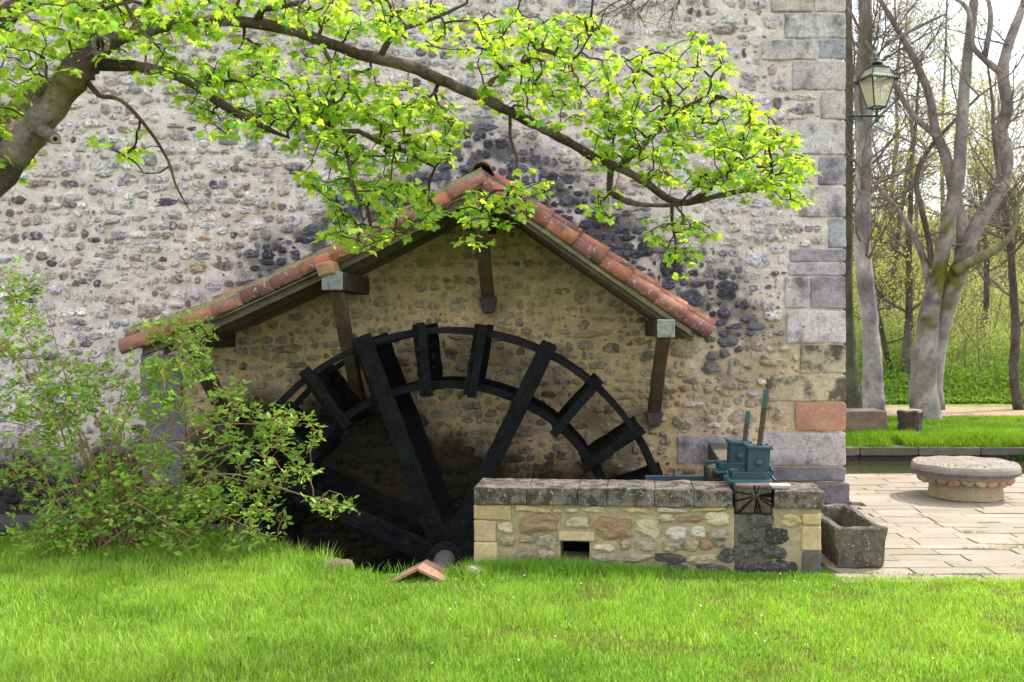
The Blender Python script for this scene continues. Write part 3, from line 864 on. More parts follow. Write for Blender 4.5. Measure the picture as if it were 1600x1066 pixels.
for (x0, y0, x1, y1, k) in PS:
    ua, za = pu(700 + x0 / 2.667, 650 + y1 / 2.667); ub, zb = pu(700 + x1 / 2.667, 650 + y0 / 2.667)
    col = jit(K[k], .1)
    sq = (x0 < 110 or x1 > 1500 or (x0 == 462))
    if sq: pbox('stone', ua + .002, ub - .002, -.15, .008, za, zb, col, M['clean_stone'], 3, .005, .012)
    else:
        mb = MB(); stone(mb, pp((ua + ub) / 2, -.012, (za + zb) / 2), (ub - ua) * 1.04, (zb - za) * 1.06, col, random.uniform(.022, .045), PU, PN, 14, skew=random.uniform(-.08, .08), square=random.uniform(2.3, 4))
        mb.build('stone', M['dark_stone'] if k in 'dk' else M['warm_stone'] if k in 'gr' else M['clean_stone'], parapet)
mb = MB(); u_, z_ = pu(1218, 752); box(mb, pp(u_, -.12, .688), (.18, .15, .03), (.42, .38, .31), MR, 3, .008, .008); o = mb.build('flat_stone', M['clean_stone']); tag(o, 'thin loose flat stone lying on the coping beside the cracked beam end', 'stone')

# cracked beam and sluice gear
beam = thing('sluice_beam', 'cracked grey oak beam laid across the parapet with its end grain showing', 'timber beam', tuple(pp((bu0 + bu1) / 2, 0, .5)))
bc = (bu0 + bu1) / 2; bw = bu1 - bu0 - .02; b0z, b1z = bz + .002, .705
def beam_end():
    """end grain with radial checks cut into it"""
    mb = MB(); vs = []; fs = []; cs = []
    n = 72; rings = 9; hx, hz = bw / 2, (b1z - b0z) / 2
    cx, cz = .02, .03
    rnd = random.Random(5)
    cracks = [(rnd.uniform(0, 2 * math.pi), rnd.uniform(.5, 1.0)) for _ in range(17)]
    for ri in range(rings + 1):
        t = ri / rings
        for k in range(n):
            a = 2 * math.pi * k / n
            ca, sa = math.cos(a), math.sin(a)
            L = min(((hx - cx) if ca > 0 else (hx + cx)) / max(abs(ca), 1e-6), ((hz - cz) if sa > 0 else (hz + cz)) / max(abs(sa), 1e-6))
            x, z = cx + ca * L * t, cz + sa * L * t
            dep = 0.
            for (q, s) in cracks:
                dd = abs((a - q + math.pi) % (2 * math.pi) - math.pi) * max(t, .2)
                if dd < .05: dep = max(dep, (1 - dd / .05) * .035 * s * min(1, t * 2.5))
            dep += .003 * math.sin(t * 40) + .006 * (t ** 8)
            vs.append(tuple(pp(bc + x, .02 - dep, (b0z + b1z) / 2 + z))); cs.append(mixc((.085, .07, .058), (.012, .01, .009), min(1, dep / .02)))
    for ri in range(rings):
        for k in range(n):
            a, b = ri * n + k, ri * n + (k + 1) % n; fs.append((a, b, b + n, a + n))
    mb.add(vs, fs, cs); return mb
beam_end().build('end_grain', M['wood'], beam)
mb = MB(); c0 = pp(bc, -1.48, (b0z + b1z) / 2); box(mb, c0, (bw, 2.94, b1z - b0z), (.14, .115, .09), MR, 5, .006, .012, 5); mb.build('beam', M['wood'], beam)

gear = thing('sluice_gear', 'teal painted iron sluice gear with two upright rusty rack bars on the beam', 'sluice gear', tuple(pp(bc, -.3, .7)))
TEAL = (.014, .050, .064)
def gear_box(px, y, wpx, hpx, pytop, lean=-.06, big=True):
    s = F / y; c = at(px, pytop + hpx / 2, y); w, h = wpx / s, hpx / s
    Ml = Matrix.Rotation(-lean, 3, 'Y') @ Matrix.Rotation(.0, 3, 'Z')
    mb = MB(); box(mb, c, (w, .17, h), TEAL, Ml, 1, 0, .008); h1 = mb.build('housing', M['paint'], gear)
    top = c + Ml @ Vector((0, 0, h / 2))
    mb = MB(); box(mb, top, (w + .035, .20, .022), TEAL, Ml, 1, 0, .005); mb.build('lid', M['paint'], h1)
    for sx in (-1, 1):
        for sy in (-1, 1):
            mb = MB(); q = top + Ml @ Vector((sx * (w / 2 + .004), sy * .085, .012)); lathe(mb, q, [(.013, -.01), (.013, .01), (.006, .014)], 8, (.03, .09, .11)); mb.build('bolt', M['paint'], h1)
    for yy in (-.092,):
        mb = MB(); q = c + Ml @ Vector((.0, yy, .0)); lathe(mb, q, [(.012, -.018), (.03, -.012), (.034, 0), (.034, .012)], 16, TEAL, axis='y'); mb.build('bearing_cap', M['paint'], h1)
        mb = MB(); lathe(mb, q + Vector((0, -.018, 0)), [(.008, -.008), (.011, 0), (.011, .004)], 8, (.03, .09, .11), axis='y'); mb.build('nut', M['paint'], h1)
    for sx in (-1, 1):      # foot brackets
        mb = MB(); q = c + Vector((sx * (w / 2 + .02), 0, -h / 2 + .03)); box(mb, q, (.035, .11, .07), TEAL, Matrix.Rotation(sx * .5, 3, 'Y'), 1, 0, .005); mb.build('foot', M['paint'], h1)
    return c, w, h
c1, w1, h1_ = gear_box(1182.5, 8.33, 34, 46, 698)
c2, w2, h2_ = gear_box(1153, 9.0, 30, 40, 691)
for (c, xw, px0, px1, y0_, y1_, d) in ((c1, .34, 1141, 1199, 737, 748, 8.33), (c2, .3, 1121, 1165, 723, 735, 9.0)):
    a = at(px0, y1_, d); b = at(px1, y0_, d)
    mb = MB(); box(mb, ((a.x + b.x) / 2, d, (a.z + b.z) / 2 + .01), (b.x - a.x, .22, b.z - a.z), TEAL, None, 1, 0, .006); o = mb.build('base_plate', M['paint'], gear)
    mb = MB(); box(mb, ((a.x + b.x) / 2 - .01, d, a.z - .0), (b.x - a.x + .05, .27, .02), (.04, .12, .15), None, 1, 0, .004); mb.build('base_flange', M['paint'], gear)
    for sx in (-.38, .38):
        mb = MB(); lathe(mb, ((a.x + b.x) / 2 + sx * (b.x - a.x), d - .112, (a.z + b.z) / 2 + .01), [(.010, -.01), (.012, 0)], 8, (.03, .09, .11), axis='y'); mb.build('bolt', M['paint'], gear)
def rack(p0, p1, w, side):
    """toothed bar, teal at the tip and rusty below"""
    mb = MB(); a, b = Vector(p0), Vector(p1); d = b - a; L = d.length
    bar(mb, a, a + d * .78, w, .03, (.085, .055, .045), up=(0, 1, 0), n=3, amp=.001, bev=.002)
    r = mb.build('rack_bar', M['rust'], gear)
    mb = MB(); bar(mb, a + d * .782, b, w * 1.03, .032, (.025, .085, .08), up=(0, 1, 0), bev=.002); mb.build('painted_tip', M['paint'], r)
    mb = MB(); sd = d.normalized().cross(Vector((0, 1, 0))).normalized() * side
    for k in range(int(L / .022)):
        p = a + d.normalized() * (.022 * k + .01) + sd * (w / 2 + .003); bar(mb, p - sd * .006, p + sd * .006, .026, .009, (.07, .05, .045), bev=0)
    mb.build('rack_teeth', M['rust'], r, kind='stuff')
rack(at(1180, 745, 8.33), at(1197.5, 608, 8.33), .036, -1)
rack(at(1158, 735, 9.0), at(1169, 642, 9.0), .034, -1)
mb = MB(); tube(mb, [at(1196, 725, 8.4), at(1206, 733, 8.4), at(1206, 745, 8.35), at(1211, 752, 8.3)], [.012, .014, .013, .012], 8, TEAL); lathe(mb, at(1200, 728, 8.36), [(.004, -.03), (.024, -.02), (.03, 0), (.022, .02), (.004, .028)], 12, TEAL); mb.build('crank_hook', M['paint'], gear)
mb = MB(); bar(mb, at(1103, 723, 9.5), at(1140, 723, 9.5), .05, .04, TEAL, bev=.004); bar(mb, at(1103, 726, 9.5), at(1103, 785, 9.5), .04, .05, TEAL, up=(0, 1, 0), bev=.004); mb.build('gate_frame', M['paint'], gear)
mb = MB(); bar(mb, at(1008, 749, 9.7), at(1101, 749, 9.7), .05, .07, (.04, .07, .10), bev=.004); gr = mb.build('gate_rail', M['paint'], gear)
mb = MB(); lathe(mb, at(1053, 749, 9.66), [(.012, 0), (.012, .08), (.02, .083), (.02, .1)], 8, (.04, .07, .10)); mb.build('peg', M['paint'], gr)
mb = MB(); box(mb, at(1122, 750, 9.35), (.2, .45, .25), (.10, .085, .05), None, 4, .02, .02); o = mb.build('mossy_timber', M['bark']); tag(o, 'short mossy brown timber behind the coping and left of the sluice gear', 'timber')

# ------------------------------------------------------------------ trough, millstone, loose pieces
def trough():
    mb = MB(); x0, x1, y0, y1, zt = 2.285, 2.71, 8.14, 9.26, .335; th = .062
    def Pt(x, y, z):
        t = 1 - (z - .0) / zt; cx = (x0 + x1) / 2
        return (cx + (x - cx) * (1 - .14 * t), y + (.03 * t if y < 8.5 else 0), z)
    O = [(x0, y0), (x1, y0), (x1, y1), (x0, y1)]; I = [(x0 + th, y0 + th * 1.3), (x1 - th, y0 + th * 1.3), (x1 - th, y1 - th), (x0 + th, y1 - th)]
    n = 8
    def loop(C, z):
        out = []
        for i in range(4):
            a, b = C[i], C[(i + 1) % 4]
            for k in range(n): out.append(Pt(a[0] + (b[0] - a[0]) * k / n, a[1] + (b[1] - a[1]) * k / n, z))
        return out
    def shrink(C, d):
        cx, cy = (x0 + x1) / 2, (y0 + y1) / 2
        return [(x + math.copysign(d, cx - x), y + math.copysign(d, cy - y)) for x, y in C]
    L = [loop(shrink(O, .02), 0), loop(O, .02), loop(O, .12), loop(O, .22), loop(O, zt - .012), loop(shrink(O, .012), zt), loop(I, zt), loop(shrink(I, .01), zt - .02), loop(shrink(I, .03), .14), loop(shrink(I, .03), .135)]
    vs = []; fs = []
    for l in L:
        for p in l:
            p = Vector(p); q = Vector((N3(p, 9), N3(p + Vector((4, 4, 4)), 9), N3(p + Vector((8, 1, 3)), 9))) * .022; vs.append(tuple(p + q))
    m = 4 * n
    for i in range(len(L) - 1):
        for k in range(m):
            a, b = i * m + k, i * m + (k + 1) % m; fs.append((a, b, b + m, a + m))
    fs.append(tuple(range((len(L) - 1) * m, len(L) * m)))
    mb.add(vs, fs, (.12, .108, .08)); return mb
M['trough'] = tint_mat('lichened_trough', .92, (.50, .50, .44), 30, .8, (.60, .66), .35, 7, 1., 26, .02, second=(.34, .22, .06), second_scale=11, second_cut=(.66, .72), spec=.2)
o = trough().build('stone_trough', M['trough']); tag(o, 'dark lichen spotted stone trough with an empty basin standing on the paving beside the parapet', 'trough')

ms = at(1510, 760, 11.55); MX, MY = ms.x, 11.6
mill_t = thing('millstone_table', 'old round millstone with iron band resting on a stone base as a low table', 'table', (MX, MY, 0))
mb = MB(); lathe(mb, (MX, MY, 0), [(.48, .22), (.57, .28), (.594, .32), (.596, .37), (.58, .40), (.57, .405), (.3, .411), (.04, .41)], 40, (.25, .22, .185), rough=.018, ns=6); mb.build('disc', M['coping' if False else 'clean_stone'], mill_t)
mb = MB(); lathe(mb, (MX, MY, 0), [(.585, .293), (.606, .295), (.606, .326), (.59, .328)], 48, (.10, .09, .095)); mb.build('iron_band', M['rust'], mill_t)
mb = MB(); lathe(mb, (MX + .01, MY, 0), [(.40, .0), (.42, .01), (.41, .12), (.40, .24)], 28, (.34, .27, .17), rough=.02, ns=5); mb.build('base', M['clean_stone'], mill_t)
for k in range(22):
    a = 2 * math.pi * k / 22 + .1; r = .47
    mb = MB(); c = Vector((MX + math.cos(a) * r, MY + math.sin(a) * r, .235))
    n_ = Vector((math.cos(a), math.sin(a), 0)); u_ = Vector((-math.sin(a), math.cos(a), 0))
    stone(mb, c, random.uniform(.13, .17), random.uniform(.10, .15), jit(random.choice([(.42, .26, .15), (.36, .30, .20), (.38, .23, .15), (.25, .21, .18)]), .1), .055, u_, n_, 10)
    mb.build('bedding_stone', M['clean_stone'], mill_t)

def ridge_piece():
    mb = MB(); p = at(652, 888, 7.74); c = Vector((p.x, 7.74, p.z)); w, h, t, L = .21, .105, .016, .32
    vs = []
    for y in (0, L):
        for (x, z) in ((-w, -h), (0, 0), (w, -h * .95), (w - .01, -h - t), (0, -t * 1.3), (-w + .01, -h - t)):
            vs.append((c.x + x + y * .1, c.y + y, c.z + z - y * .02))
    fs = [(0, 1, 4, 5), (1, 2, 3, 4), (6, 11, 10, 7), (7, 10, 9, 8), (0, 6, 7, 1), (1, 7, 8, 2), (5, 4, 10, 11), (4, 3, 9, 10), (2, 8, 9, 3), (0, 5, 11, 6)]
    mb.add(vs, fs, (.36, .19, .14)); return mb
M['clay'] = tint_mat('pale_clay', .9, (.42, .36, .33), 25, .4, (.6, .7), .15, 8, .3, 50, .005, spec=.2)
o = ridge_piece().build('clay_ridge_tile', M['clay']); tag(o, 'angled pinkish clay ridge tile lying on the grass edge in front of the wheel hub', 'roof tile')
for (px, py, d, s, col, lab) in ((528, 893, 8.12, (.26, .22, .09), (.17, .13, .09), 'rough brown stone half hidden in grass at the left of the pit edge'), (742, 908, 7.93, (.16, .14, .09), (.38, .34, .28), 'small pale stone in the grass at the foot of the parapet corner')):
    mb = MB(); p = at(px, py, d); box(mb, (p.x, d, .03), s, col, Matrix.Rotation(.2, 3, 'Z'), 4, .03, .04, 6); o = mb.build('edge_stone', M['clean_stone']); tag(o, lab, 'stone')
# low coping wall along the race behind the shrub
lw = thing('low_race_wall', 'low dark stone edging wall running along the mill race behind the shrub', 'low wall', (-5.5, 9.25, 0))
x = -9.0
while x < -3.7:
    w = random.uniform(.4, .65)
    mb = MB(); box(mb, (x + w / 2, 9.28, .155), (w - .012, .34, .09), jit((.075, .072, .07), .2), None, 3, .006, .012); mb.build('coping_stone', M['quoin'], lw)
    x += w
mb = MB(); box(mb, (-6.1, 9.30, -.05), (6.3, .26, .32), (.07, .065, .055), None, 12, .012, 0); mb.build('wall_face', M['mortar'], lw)

# ------------------------------------------------------------------ paving, one flag at a time
pav = thing('paved_terrace', 'sunlit terrace of pale stone flags between the mill corner and the pond', 'paving', (6, 10, -.03))
FL = []
y = 7.72
while y < 13.3:
    dep = random.uniform(.17, .30); dep = min(dep, 13.38 - y)
    x = 2.25 + random.uniform(-.3, 0)
    while x < 10.5:
        w = random.uniform(.34, .78)
        x0 = max(x, 2.22); x1 = x + w
        if not (x1 < 3.35 and y > 10.7) and x1 - x0 > .1:
            if x0 < 3.3 and y > 10.75: x0 = 3.32
            if x1 - x0 > .1: FL.append((x0, x1, y, y + dep))
        x += w
    y += dep
FL.sort(key=lambda f: (f[0] > 4.0 + (f[2] - 7.7) * .55, f[2]))
rest = MB()
def flag(mb, f):
    x0, x1, y0, y1 = f; g = .0045
    n = (fbm(x0 * 2, y0 * 2, 8) - .5)
    col = jit(random.choice([(.315, .27, .205), (.295, .255, .195), (.335, .285, .22), (.31, .265, .22), (.285, .245, .185)]), .06)
    zt = random.uniform(-.004, .006)
    c = Vector(((x0 + x1) / 2, (y0 + y1) / 2, zt - .03)); tilt = Matrix.Rotation(random.uniform(-.008, .008), 3, 'X') @ Matrix.Rotation(random.uniform(-.006, .006), 3, 'Y') @ Matrix.Rotation(random.uniform(-.006, .006), 3, 'Z')
    box(mb, c, (x1 - x0 - 2 * g, y1 - y0 - 2 * g, .06), col, tilt, 2, .006, .007, 5)
vis = [f for f in FL if (VX + f[0] * F / f[3]) < 1615]
hid = [f for f in FL if f not in vis]
for i, f in enumerate(vis):
    if i < 290: mb = MB(); flag(mb, f); mb.build('flagstone', M['flag'], pav)
    else: flag(rest, f)
for f in hid: flag(rest, f)
if rest.v: rest.build('outer_flagstones', M['flag'], pav, kind='stuff')

# far bank kerb stones, block, stump
kerb = thing('pond_edging', 'grey dressed stone edging along the far side of the pond below the grass', 'edging', (9, 17.2, -.3))
x = 3.2
while x < 12.5:
    w = random.uniform(.5, 1.1)
    for (z0, z1, o_) in ((-.245, -.105, 0), (-.42, -.252, .05)):
        mb = MB(); box(mb, (x + w / 2, 17.25 + o_, (z0 + z1) / 2), (w - .012, .3, z1 - z0), jit((.15, .13, .105) if o_ == 0 else (.07, .055, .045), .2), None, 3, .012, .015); mb.build('kerb_stone', M['quoin' if o_ else 'clean_stone'], kerb)
    x += w
mb = MB(); box(mb, (30, 17.3, -.25), (35, .3, .34), (.2, .18, .15)); mb.build('kerb_run', M['clean_stone'], kerb)
a = at(1310, 672, 18.4); b = at(1387, 644, 18.4)
mb = MB(); box(mb, ((a.x + b.x) / 2, 18.8, (a.z + b.z) / 2 - .04), (b.x - a.x, .75, b.z - a.z + .1), (.23, .16, .12), None, 4, .008, .01); o = mb.build('stone_block', M['quoin']); tag(o, 'long brown rectangular stone block on the far bank beside the mill corner', 'stone block')
p = at(1422, 678, 18.4)
st = thing('tree_stump', 'sawn upright dark tree stump standing on the grass bank beyond the pond', 'tree stump', (p.x, 18.4, p.z))
mb = MB(); lathe(mb, (p.x, 18.4, p.z - .03), [(.245, 0), (.225, .08), (.215, .25), (.222, .44), (.20, .455)], 22, (.085, .065, .052), rough=.05, ns=9); mb.build('bark', M['bark'], st)
mb = MB(); lathe(mb, (p.x, 18.4, p.z - .03), [(.21, .44), (.20, .475), (.1, .48)], 20, (.26, .21, .15), rough=.01); mb.build('cut_face', M['wood'], st)

# ------------------------------------------------------------------ lantern on the mill corner
LY = 11.25
def lp(px, py, dy=0): return at(px, py, LY) + Vector((0, dy, 0))
lan = thing('wall_lantern', 'dark green four sided street lantern on a scrolled iron bracket at the mill corner', 'lantern', tuple(lp(1371, 182)))
IG = (.012, .035, .033)
c0 = lp(1370, 0); cx = c0.x
def zz(py): return at(0, py, LY).z
ZB, ZT, ZR, ZC = zz(168.5), zz(124), zz(107), zz(98)
ROT = Matrix.Rotation(R(14), 3, 'Z')
def fr(sx, sy, half, z): return Vector((cx, LY, 0)) + ROT @ Vector((sx * half, sy * half, 0)) + Vector((0, 0, z))
HB, HT, HC = .072, .148, .095
CN = [(-1, -1), (1, -1), (1, 1), (-1, 1)]
mb = MB()
for s in CN: bar(mb, fr(*s, HB, ZB), fr(*s, HT, ZT), .014, .014, IG, bev=0); bar(mb, fr(*s, HT + .0, ZT + .02), fr(*s, HC, ZR), .012, .012, IG, bev=0)
for i in range(4):
    s, t = CN[i], CN[(i + 1) % 4]
    bar(mb, fr(*s, HB, ZB), fr(*t, HB, ZB), .016, .02, IG, bev=0); bar(mb, fr(*s, HC, ZR), fr(*t, HC, ZR), .014, .014, IG, bev=0)
mb.build('frame', M['iron'], lan)
mb = MB()
for i in range(4):
    s, t = CN[i], CN[(i + 1) % 4]; a, b = fr(*s, HT + .035, ZT - .012), fr(*t, HT + .035, ZT - .012); a2, b2 = fr(*s, HT - .01, ZT + .03), fr(*t, HT - .01, ZT + .03)
    mb.add([tuple(a), tuple(b), tuple(b2), tuple(a2), tuple(a - Vector((0, 0, .012))), tuple(b - Vector((0, 0, .012)))], [(0, 1, 2, 3), (4, 5, 1, 0)], IG)
    for k in range(12):
        q = a.lerp(b, (k + .5) / 12) + Vector((0, 0, .006)); box(mb, q, (.014, .014, .018), IG)
mb.build('eaves', M['iron'], lan)
for i in range(4):
    s, t = CN[i], CN[(i + 1) % 4]
    mb = MB(); mb.add([tuple(fr(*s, HB - .002, ZB)), tuple(fr(*t, HB - .002, ZB)), tuple(fr(*t, HT - .004, ZT)), tuple(fr(*s, HT - .004, ZT))], [(0, 1, 2, 3)], (1, 1, 1)); mb.build('glass_pane', M['glass'], lan)
    mb = MB(); mb.add([tuple(fr(*s, HT - .02, ZT + .02)), tuple(fr(*t, HT - .02, ZT + .02)), tuple(fr(*t, HC - .004, ZR)), tuple(fr(*s, HC - .004, ZR))], [(0, 1, 2, 3)], (1, 1, 1)); mb.build('roof_pane', M['glass'], lan)
mb = MB(); lathe(mb, (cx, LY, ZR), [(.10, -.004), (.10, .006), (.045, .02), (.04, .035), (.06, .045), (.068, .06), (.05, .075), (.018, .085), (.012, .10), (.018, .11), (.004, .125)], 16, IG); mb.build('finial', M['iron'], lan)
mb = MB(); lathe(mb, (cx, LY, ZB), [(.032, .0), (.032, .10), (.036, .14), (.03, .19), (.01, .2)], 12, (.7, .66, .55)); mb.build('lamp_bulb', M['glass'], lan)
mb = MB(); lathe(mb, (cx, LY, 0), [(.006, zz(192)), (.02, zz(188)), (.016, zz(184)), (.024, zz(181)), (.014, zz(178)), (.018, zz(172)), (.03, ZB - .01)], 10, IG); mb.build('stem', M['iron'], lan)
mb = MB(); tube(mb, [(CX + .0, LY, zz(181.5)), (cx + .09, LY, zz(181.5))], [.014, .012], 8, IG)
def scroll(mb, c, r, turns, a0, sgn, n=22):
    pts = [];
    for k in range(n):
        t = k / (n - 1); rr = r * (1 - .8 * t); a = a0 + sgn * turns * 2 * math.pi * t
        pts.append((c[0] + math.cos(a) * rr, c[1], c[2] + math.sin(a) * rr))
    tube(mb, pts, [.006] * n, 6, IG)
for (px, py, r, a0, sg) in ((1335, 188, .035, 1.6, 1), (1343, 187, .03, 1.6, -1), (1332, 176, .03, 3.1, 1), (1329, 200, .03, 3.1, -1)):
    q = lp(px, py); scroll(mb, (q.x, LY, q.z), r, 1.3, a0, sg)
for sg in (-1, 1):
    tube(mb, [(cx, LY, zz(176)), (cx + sg * .04, LY, zz(174)), (cx + sg * .055, LY, zz(170)), (cx + sg * .07, LY, ZB)], [.006] * 4, 6, IG)
bar(mb, (CX + .008, LY, zz(205)), (CX + .008, LY, zz(172)), .03, .012, IG)
mb.build('bracket', M['iron'], lan)

# ------------------------------------------------------------------ leaves and growing things
def rot_many(n, rng, up_bias=None):
    """n random rotation matrices; the leaf's face leans upwards by up_bias"""
    nrm = rng.normal(size=(n, 3))
    if up_bias is not None: nrm[:, 2] = np.abs(nrm[:, 2]) + up_bias
    nrm /= np.linalg.norm(nrm, axis=1)[:, None]
    t = rng.normal(size=(n, 3)); t -= nrm * (t * nrm).sum(1)[:, None]; t /= np.linalg.norm(t, axis=1)[:, None]
    b = np.cross(nrm, t)
    return np.stack([t, b, nrm], 2)
def scatter(T, Fs, P, Rm, S_, C):
    n, k = len(P), len(T)
    V = np.einsum('nij,kj->nki', Rm, T) * S_[:, None, None] + P[:, None, :]
    Fc = (Fs[None] + (np.arange(n) * k)[:, None, None]).reshape(-1, Fs.shape[1])
    return V.reshape(-1, 3), Fc, np.repeat(C, k, axis=0)
# a five-lobed maple leaf, x along the midrib
ML = [(0, 0, 0), (-.08, .22, -.03), (-.12, .46, -.12), (.12, .36, -.03), (.24, .62, -.14), (.40, .40, -.04), (.52, .52, -.10), (.56, .22, -.01), (.80, .20, -.06), (1.0, 0, -.16),
      (.80, -.20, -.06), (.56, -.22, -.01), (.52, -.52, -.10), (.40, -.40, -.04), (.24, -.62, -.14), (.12, -.36, -.03), (-.12, -.46, -.12), (-.08, -.22, -.03)]
MT = np.array([(.34, 0, .05)] + ML); MT[:, 0] -= .05
MF = np.array([(0, i, i % len(ML) + 1) for i in range(1, len(ML) + 1)])
OV = np.array([(0, 0, 0), (.35, .2, -.03), (.7, .16, -.08), (1, 0, -.16), (.7, -.16, -.08), (.35, -.2, -.03), (.4, 0, .03)])
OF = np.array([(6, 0, 5), (6, 5, 4), (6, 4, 3), (6, 3, 2), (6, 2, 1), (6, 1, 0)])
QT = np.array([(0, 0, 0), (.5, .3, 0), (1, 0, -.1), (.5, -.3, 0)]); QF = np.array([(0, 3, 2, 1)])

class Net:
    """a branch network that reaches every leaf cluster from the nearest wood"""
    def __init__(s): s.p = []; s.par = []; s.r = []; s.load = []
    def node(s, p, par, r=None):
        s.p.append(np.array(p, float)); s.par.append(par); s.r.append(r); return len(s.p) - 1
    def limb(s, pts, par=-1):
        """pts: world x, y, z, radius"""
        ids = []
        for q in spline(pts, 5): par = s.node(q[:3], par, q[3]); ids.append(par)
        return ids
    def reach(s, targets, droop=.1, wig=.05, steps=4, maxd=9, rng=random):
        P = np.array(s.p); n0 = len(P)
        d = [np.min(np.linalg.norm(P - t, axis=1)) for t in targets]
        for i in np.argsort(d):
            t = targets[i]
            A = np.array(s.p); dd = np.linalg.norm(A - t, axis=1)
            dd = dd + .02 * (np.arange(len(A)) > n0)
            j = int(np.argmin(dd)); 
            if dd[j] < .03: continue
            a = A[j]; L = dd[j]; par = j
            k = max(2, min(steps, int(L / .07) + 1))
            side = np.array([rng.gauss(0, 1), rng.gauss(0, 1), rng.gauss(0, 1)]) * wig * L
            for q in range(1, k + 1):
                u = q / k; w = math.sin(u * math.pi)
                p = a + (t - a) * u + side * w + np.array([0, 0, droop * L * w]) + (np.array([rng.gauss(0, 1), rng.gauss(0, 1), rng.gauss(0, 1)]) * L * wig * .35 if q < k else 0)
                par = s.node(p, par)
        s.finish()
    def finish(s, base=.0021, ex=.39):
        n = len(s.p); s.load = [1.0] * n
        for i in range(n - 1, -1, -1):
            if s.par[i] >= 0 and s.par[i] < i: s.load[s.par[i]] += s.load[i] * 1.0
        s.rr = [s.r[i] if s.r[i] is not None else base * (s.load[i] ** ex) for i in range(n)]
    def mesh(s, mb, col_thick, col_thin, n_thick=10, colfn=None):
        kids = {}
        for i, p in enumerate(s.par): kids.setdefault(p, []).append(i)
        stack = [(r, None) for r in kids.get(-1, [])]
        while stack:
            i, prev = stack.pop()
            chain = [] if prev is None else [prev]
            cur = i
            while True:
                chain.append(cur); ks = kids.get(cur, [])
                if not ks: break
                ks = sorted(ks, key=lambda k: -(s.rr[k] + (1 if s.r[k] is not None and s.r[cur] is not None else 0)))
                for k in ks[1:]: stack.append((k, cur))
                cur = ks[0]
            if len(chain) < 2: continue
            rad = [s.rr[k] for k in chain]
            if prev is not None: rad[0] = min(rad[0], rad[1] * 1.25)
            big = max(rad)
            cc = [(colfn(s.p[k], r_) if colfn else mixc(col_thin, col_thick, min(1, r_ / .04))) for k, r_ in zip(chain, rad)]
            tube(mb, [s.p[k] for k in chain], rad, n_thick if big > .02 else (6 if big > .008 else 4), cc, rough=.2 if big > .02 else 0)

def wpt(px, py, d, rpx): p = at(px, py, d); return (p.x, p.y, p.z, rpx * d / F)
# ---- the maple reaching in from the left
maple = thing('maple_tree', 'maple tree arching in from the left with fresh bright lime green leaves', 'tree', (-5.2, 5.6, 0))
net = Net()
trunk = net.limb([(-5.25, 5.5, -.1, .26), (-5.2, 5.5, .8, .22), (-4.7, 5.5, 1.6, .17), wpt(-170, 430, 5.5, 34), wpt(0, 268, 5.5, 26), wpt(38, 222, 5.5, 24), wpt(64, 190, 5.5, 22), wpt(100, 140, 5.5, 22), wpt(122, 112, 5.5, 25), wpt(145, 88, 5.52, 19), wpt(175, 64, 5.55, 12), wpt(230, 47, 5.6, 10), wpt(300, 33, 5.7, 9),
         wpt(400, 37, 5.85, 8.5), wpt(480, 55, 6, 8.5), wpt(560, 84, 6.1, 9), wpt(640, 104, 6.2, 9.5), wpt(700, 130, 6.3, 9), wpt(760, 156, 6.4, 8), wpt(820, 187, 6.5, 7.5), wpt(870, 212, 6.6, 7), wpt(930, 247, 6.7, 7), wpt(990, 273, 6.8, 6), wpt(1045, 311, 6.9, 6), wpt(1078, 316, 7, 5), wpt(1140, 302, 7.1, 4), wpt(1205, 292, 7.2, 2.5)])
def near(px, py, ids=None):
    best = None
    for i in range(len(net.p)):
        x, y, z = net.p[i]; d = (VX + x * F / y - px) ** 2 + (VY - (z - EYE) * F / y - py) ** 2
        if best is None or d < best[0]: best = (d, i)
    return best[1]
def sub(pts):
    j = near(pts[0][0], pts[0][1]); net.limb([wpt(*q) for q in pts[1:]], j)
sub([(150, 110), (180, 102, 5.6, 9), (230, 106, 5.6, 8), (290, 125, 5.6, 7.5), (350, 165, 5.65, 6.5), (410, 198, 5.7, 5), (450, 215, 5.75, 2.5)])
sub([(0, 285), (-20, 235, 5.8, 20), (15, 190, 6, 18), (50, 145, 6.1, 15), (92, 128, 6.2, 11), (125, 100, 6.3, 7), (170, 60, 6.4, 5), (215, 5, 6.5, 4)])
sub([(-60, 320), (-120, 150, 5.8, 20), (-40, 60, 5.6, 18), (20, 18, 5.6, 15), (70, -30, 5.6, 10)])
sub([(745, 145), (770, 125, 6.45, 4.5), (800, 112, 6.5, 4), (835, 85, 6.5, 3.5), (850, 78, 6.55, 3), (895, 92, 6.6, 2.5), (920, 60, 6.65, 1.5)])
sub([(590, 92), (605, 68, 6.1, 5), (625, 48, 6.1, 4), (680, 28, 6.15, 3), (730, 5, 6.2, 2)])
sub([(970, 262), (995, 235, 6.8, 5), (1035, 195, 6.8, 4.5), (1046, 150, 6.8, 3.5), (1020, 120, 6.8, 2.5), (990, 100, 6.8, 1.5)])
sub([(1038, 190), (1075, 165, 6.85, 3), (1105, 150, 6.9, 2)])
sub([(1078, 316), (1110, 295, 7.05, 4), (1150, 262, 7.1, 3), (1205, 262, 7.15, 2)])
sub([(948, 262), (952, 300, 6.7, 5), (990, 318, 6.75, 4), (1050, 321, 6.8, 3), (1070, 317, 6.9, 3)])
sub([(500, 62), (530, 120, 6, 3.2), (512, 180, 5.95, 3.2), (520, 205, 5.9, 3), (540, 236, 5.9, 3.2), (552, 290, 5.9, 2.8), (568, 345, 5.9, 1.8)])
sub([(520, 205), (560, 205, 6, 4), (600, 225, 6.1, 4.5), (640, 240, 6.2, 3.5), (680, 262, 6.2, 2)])
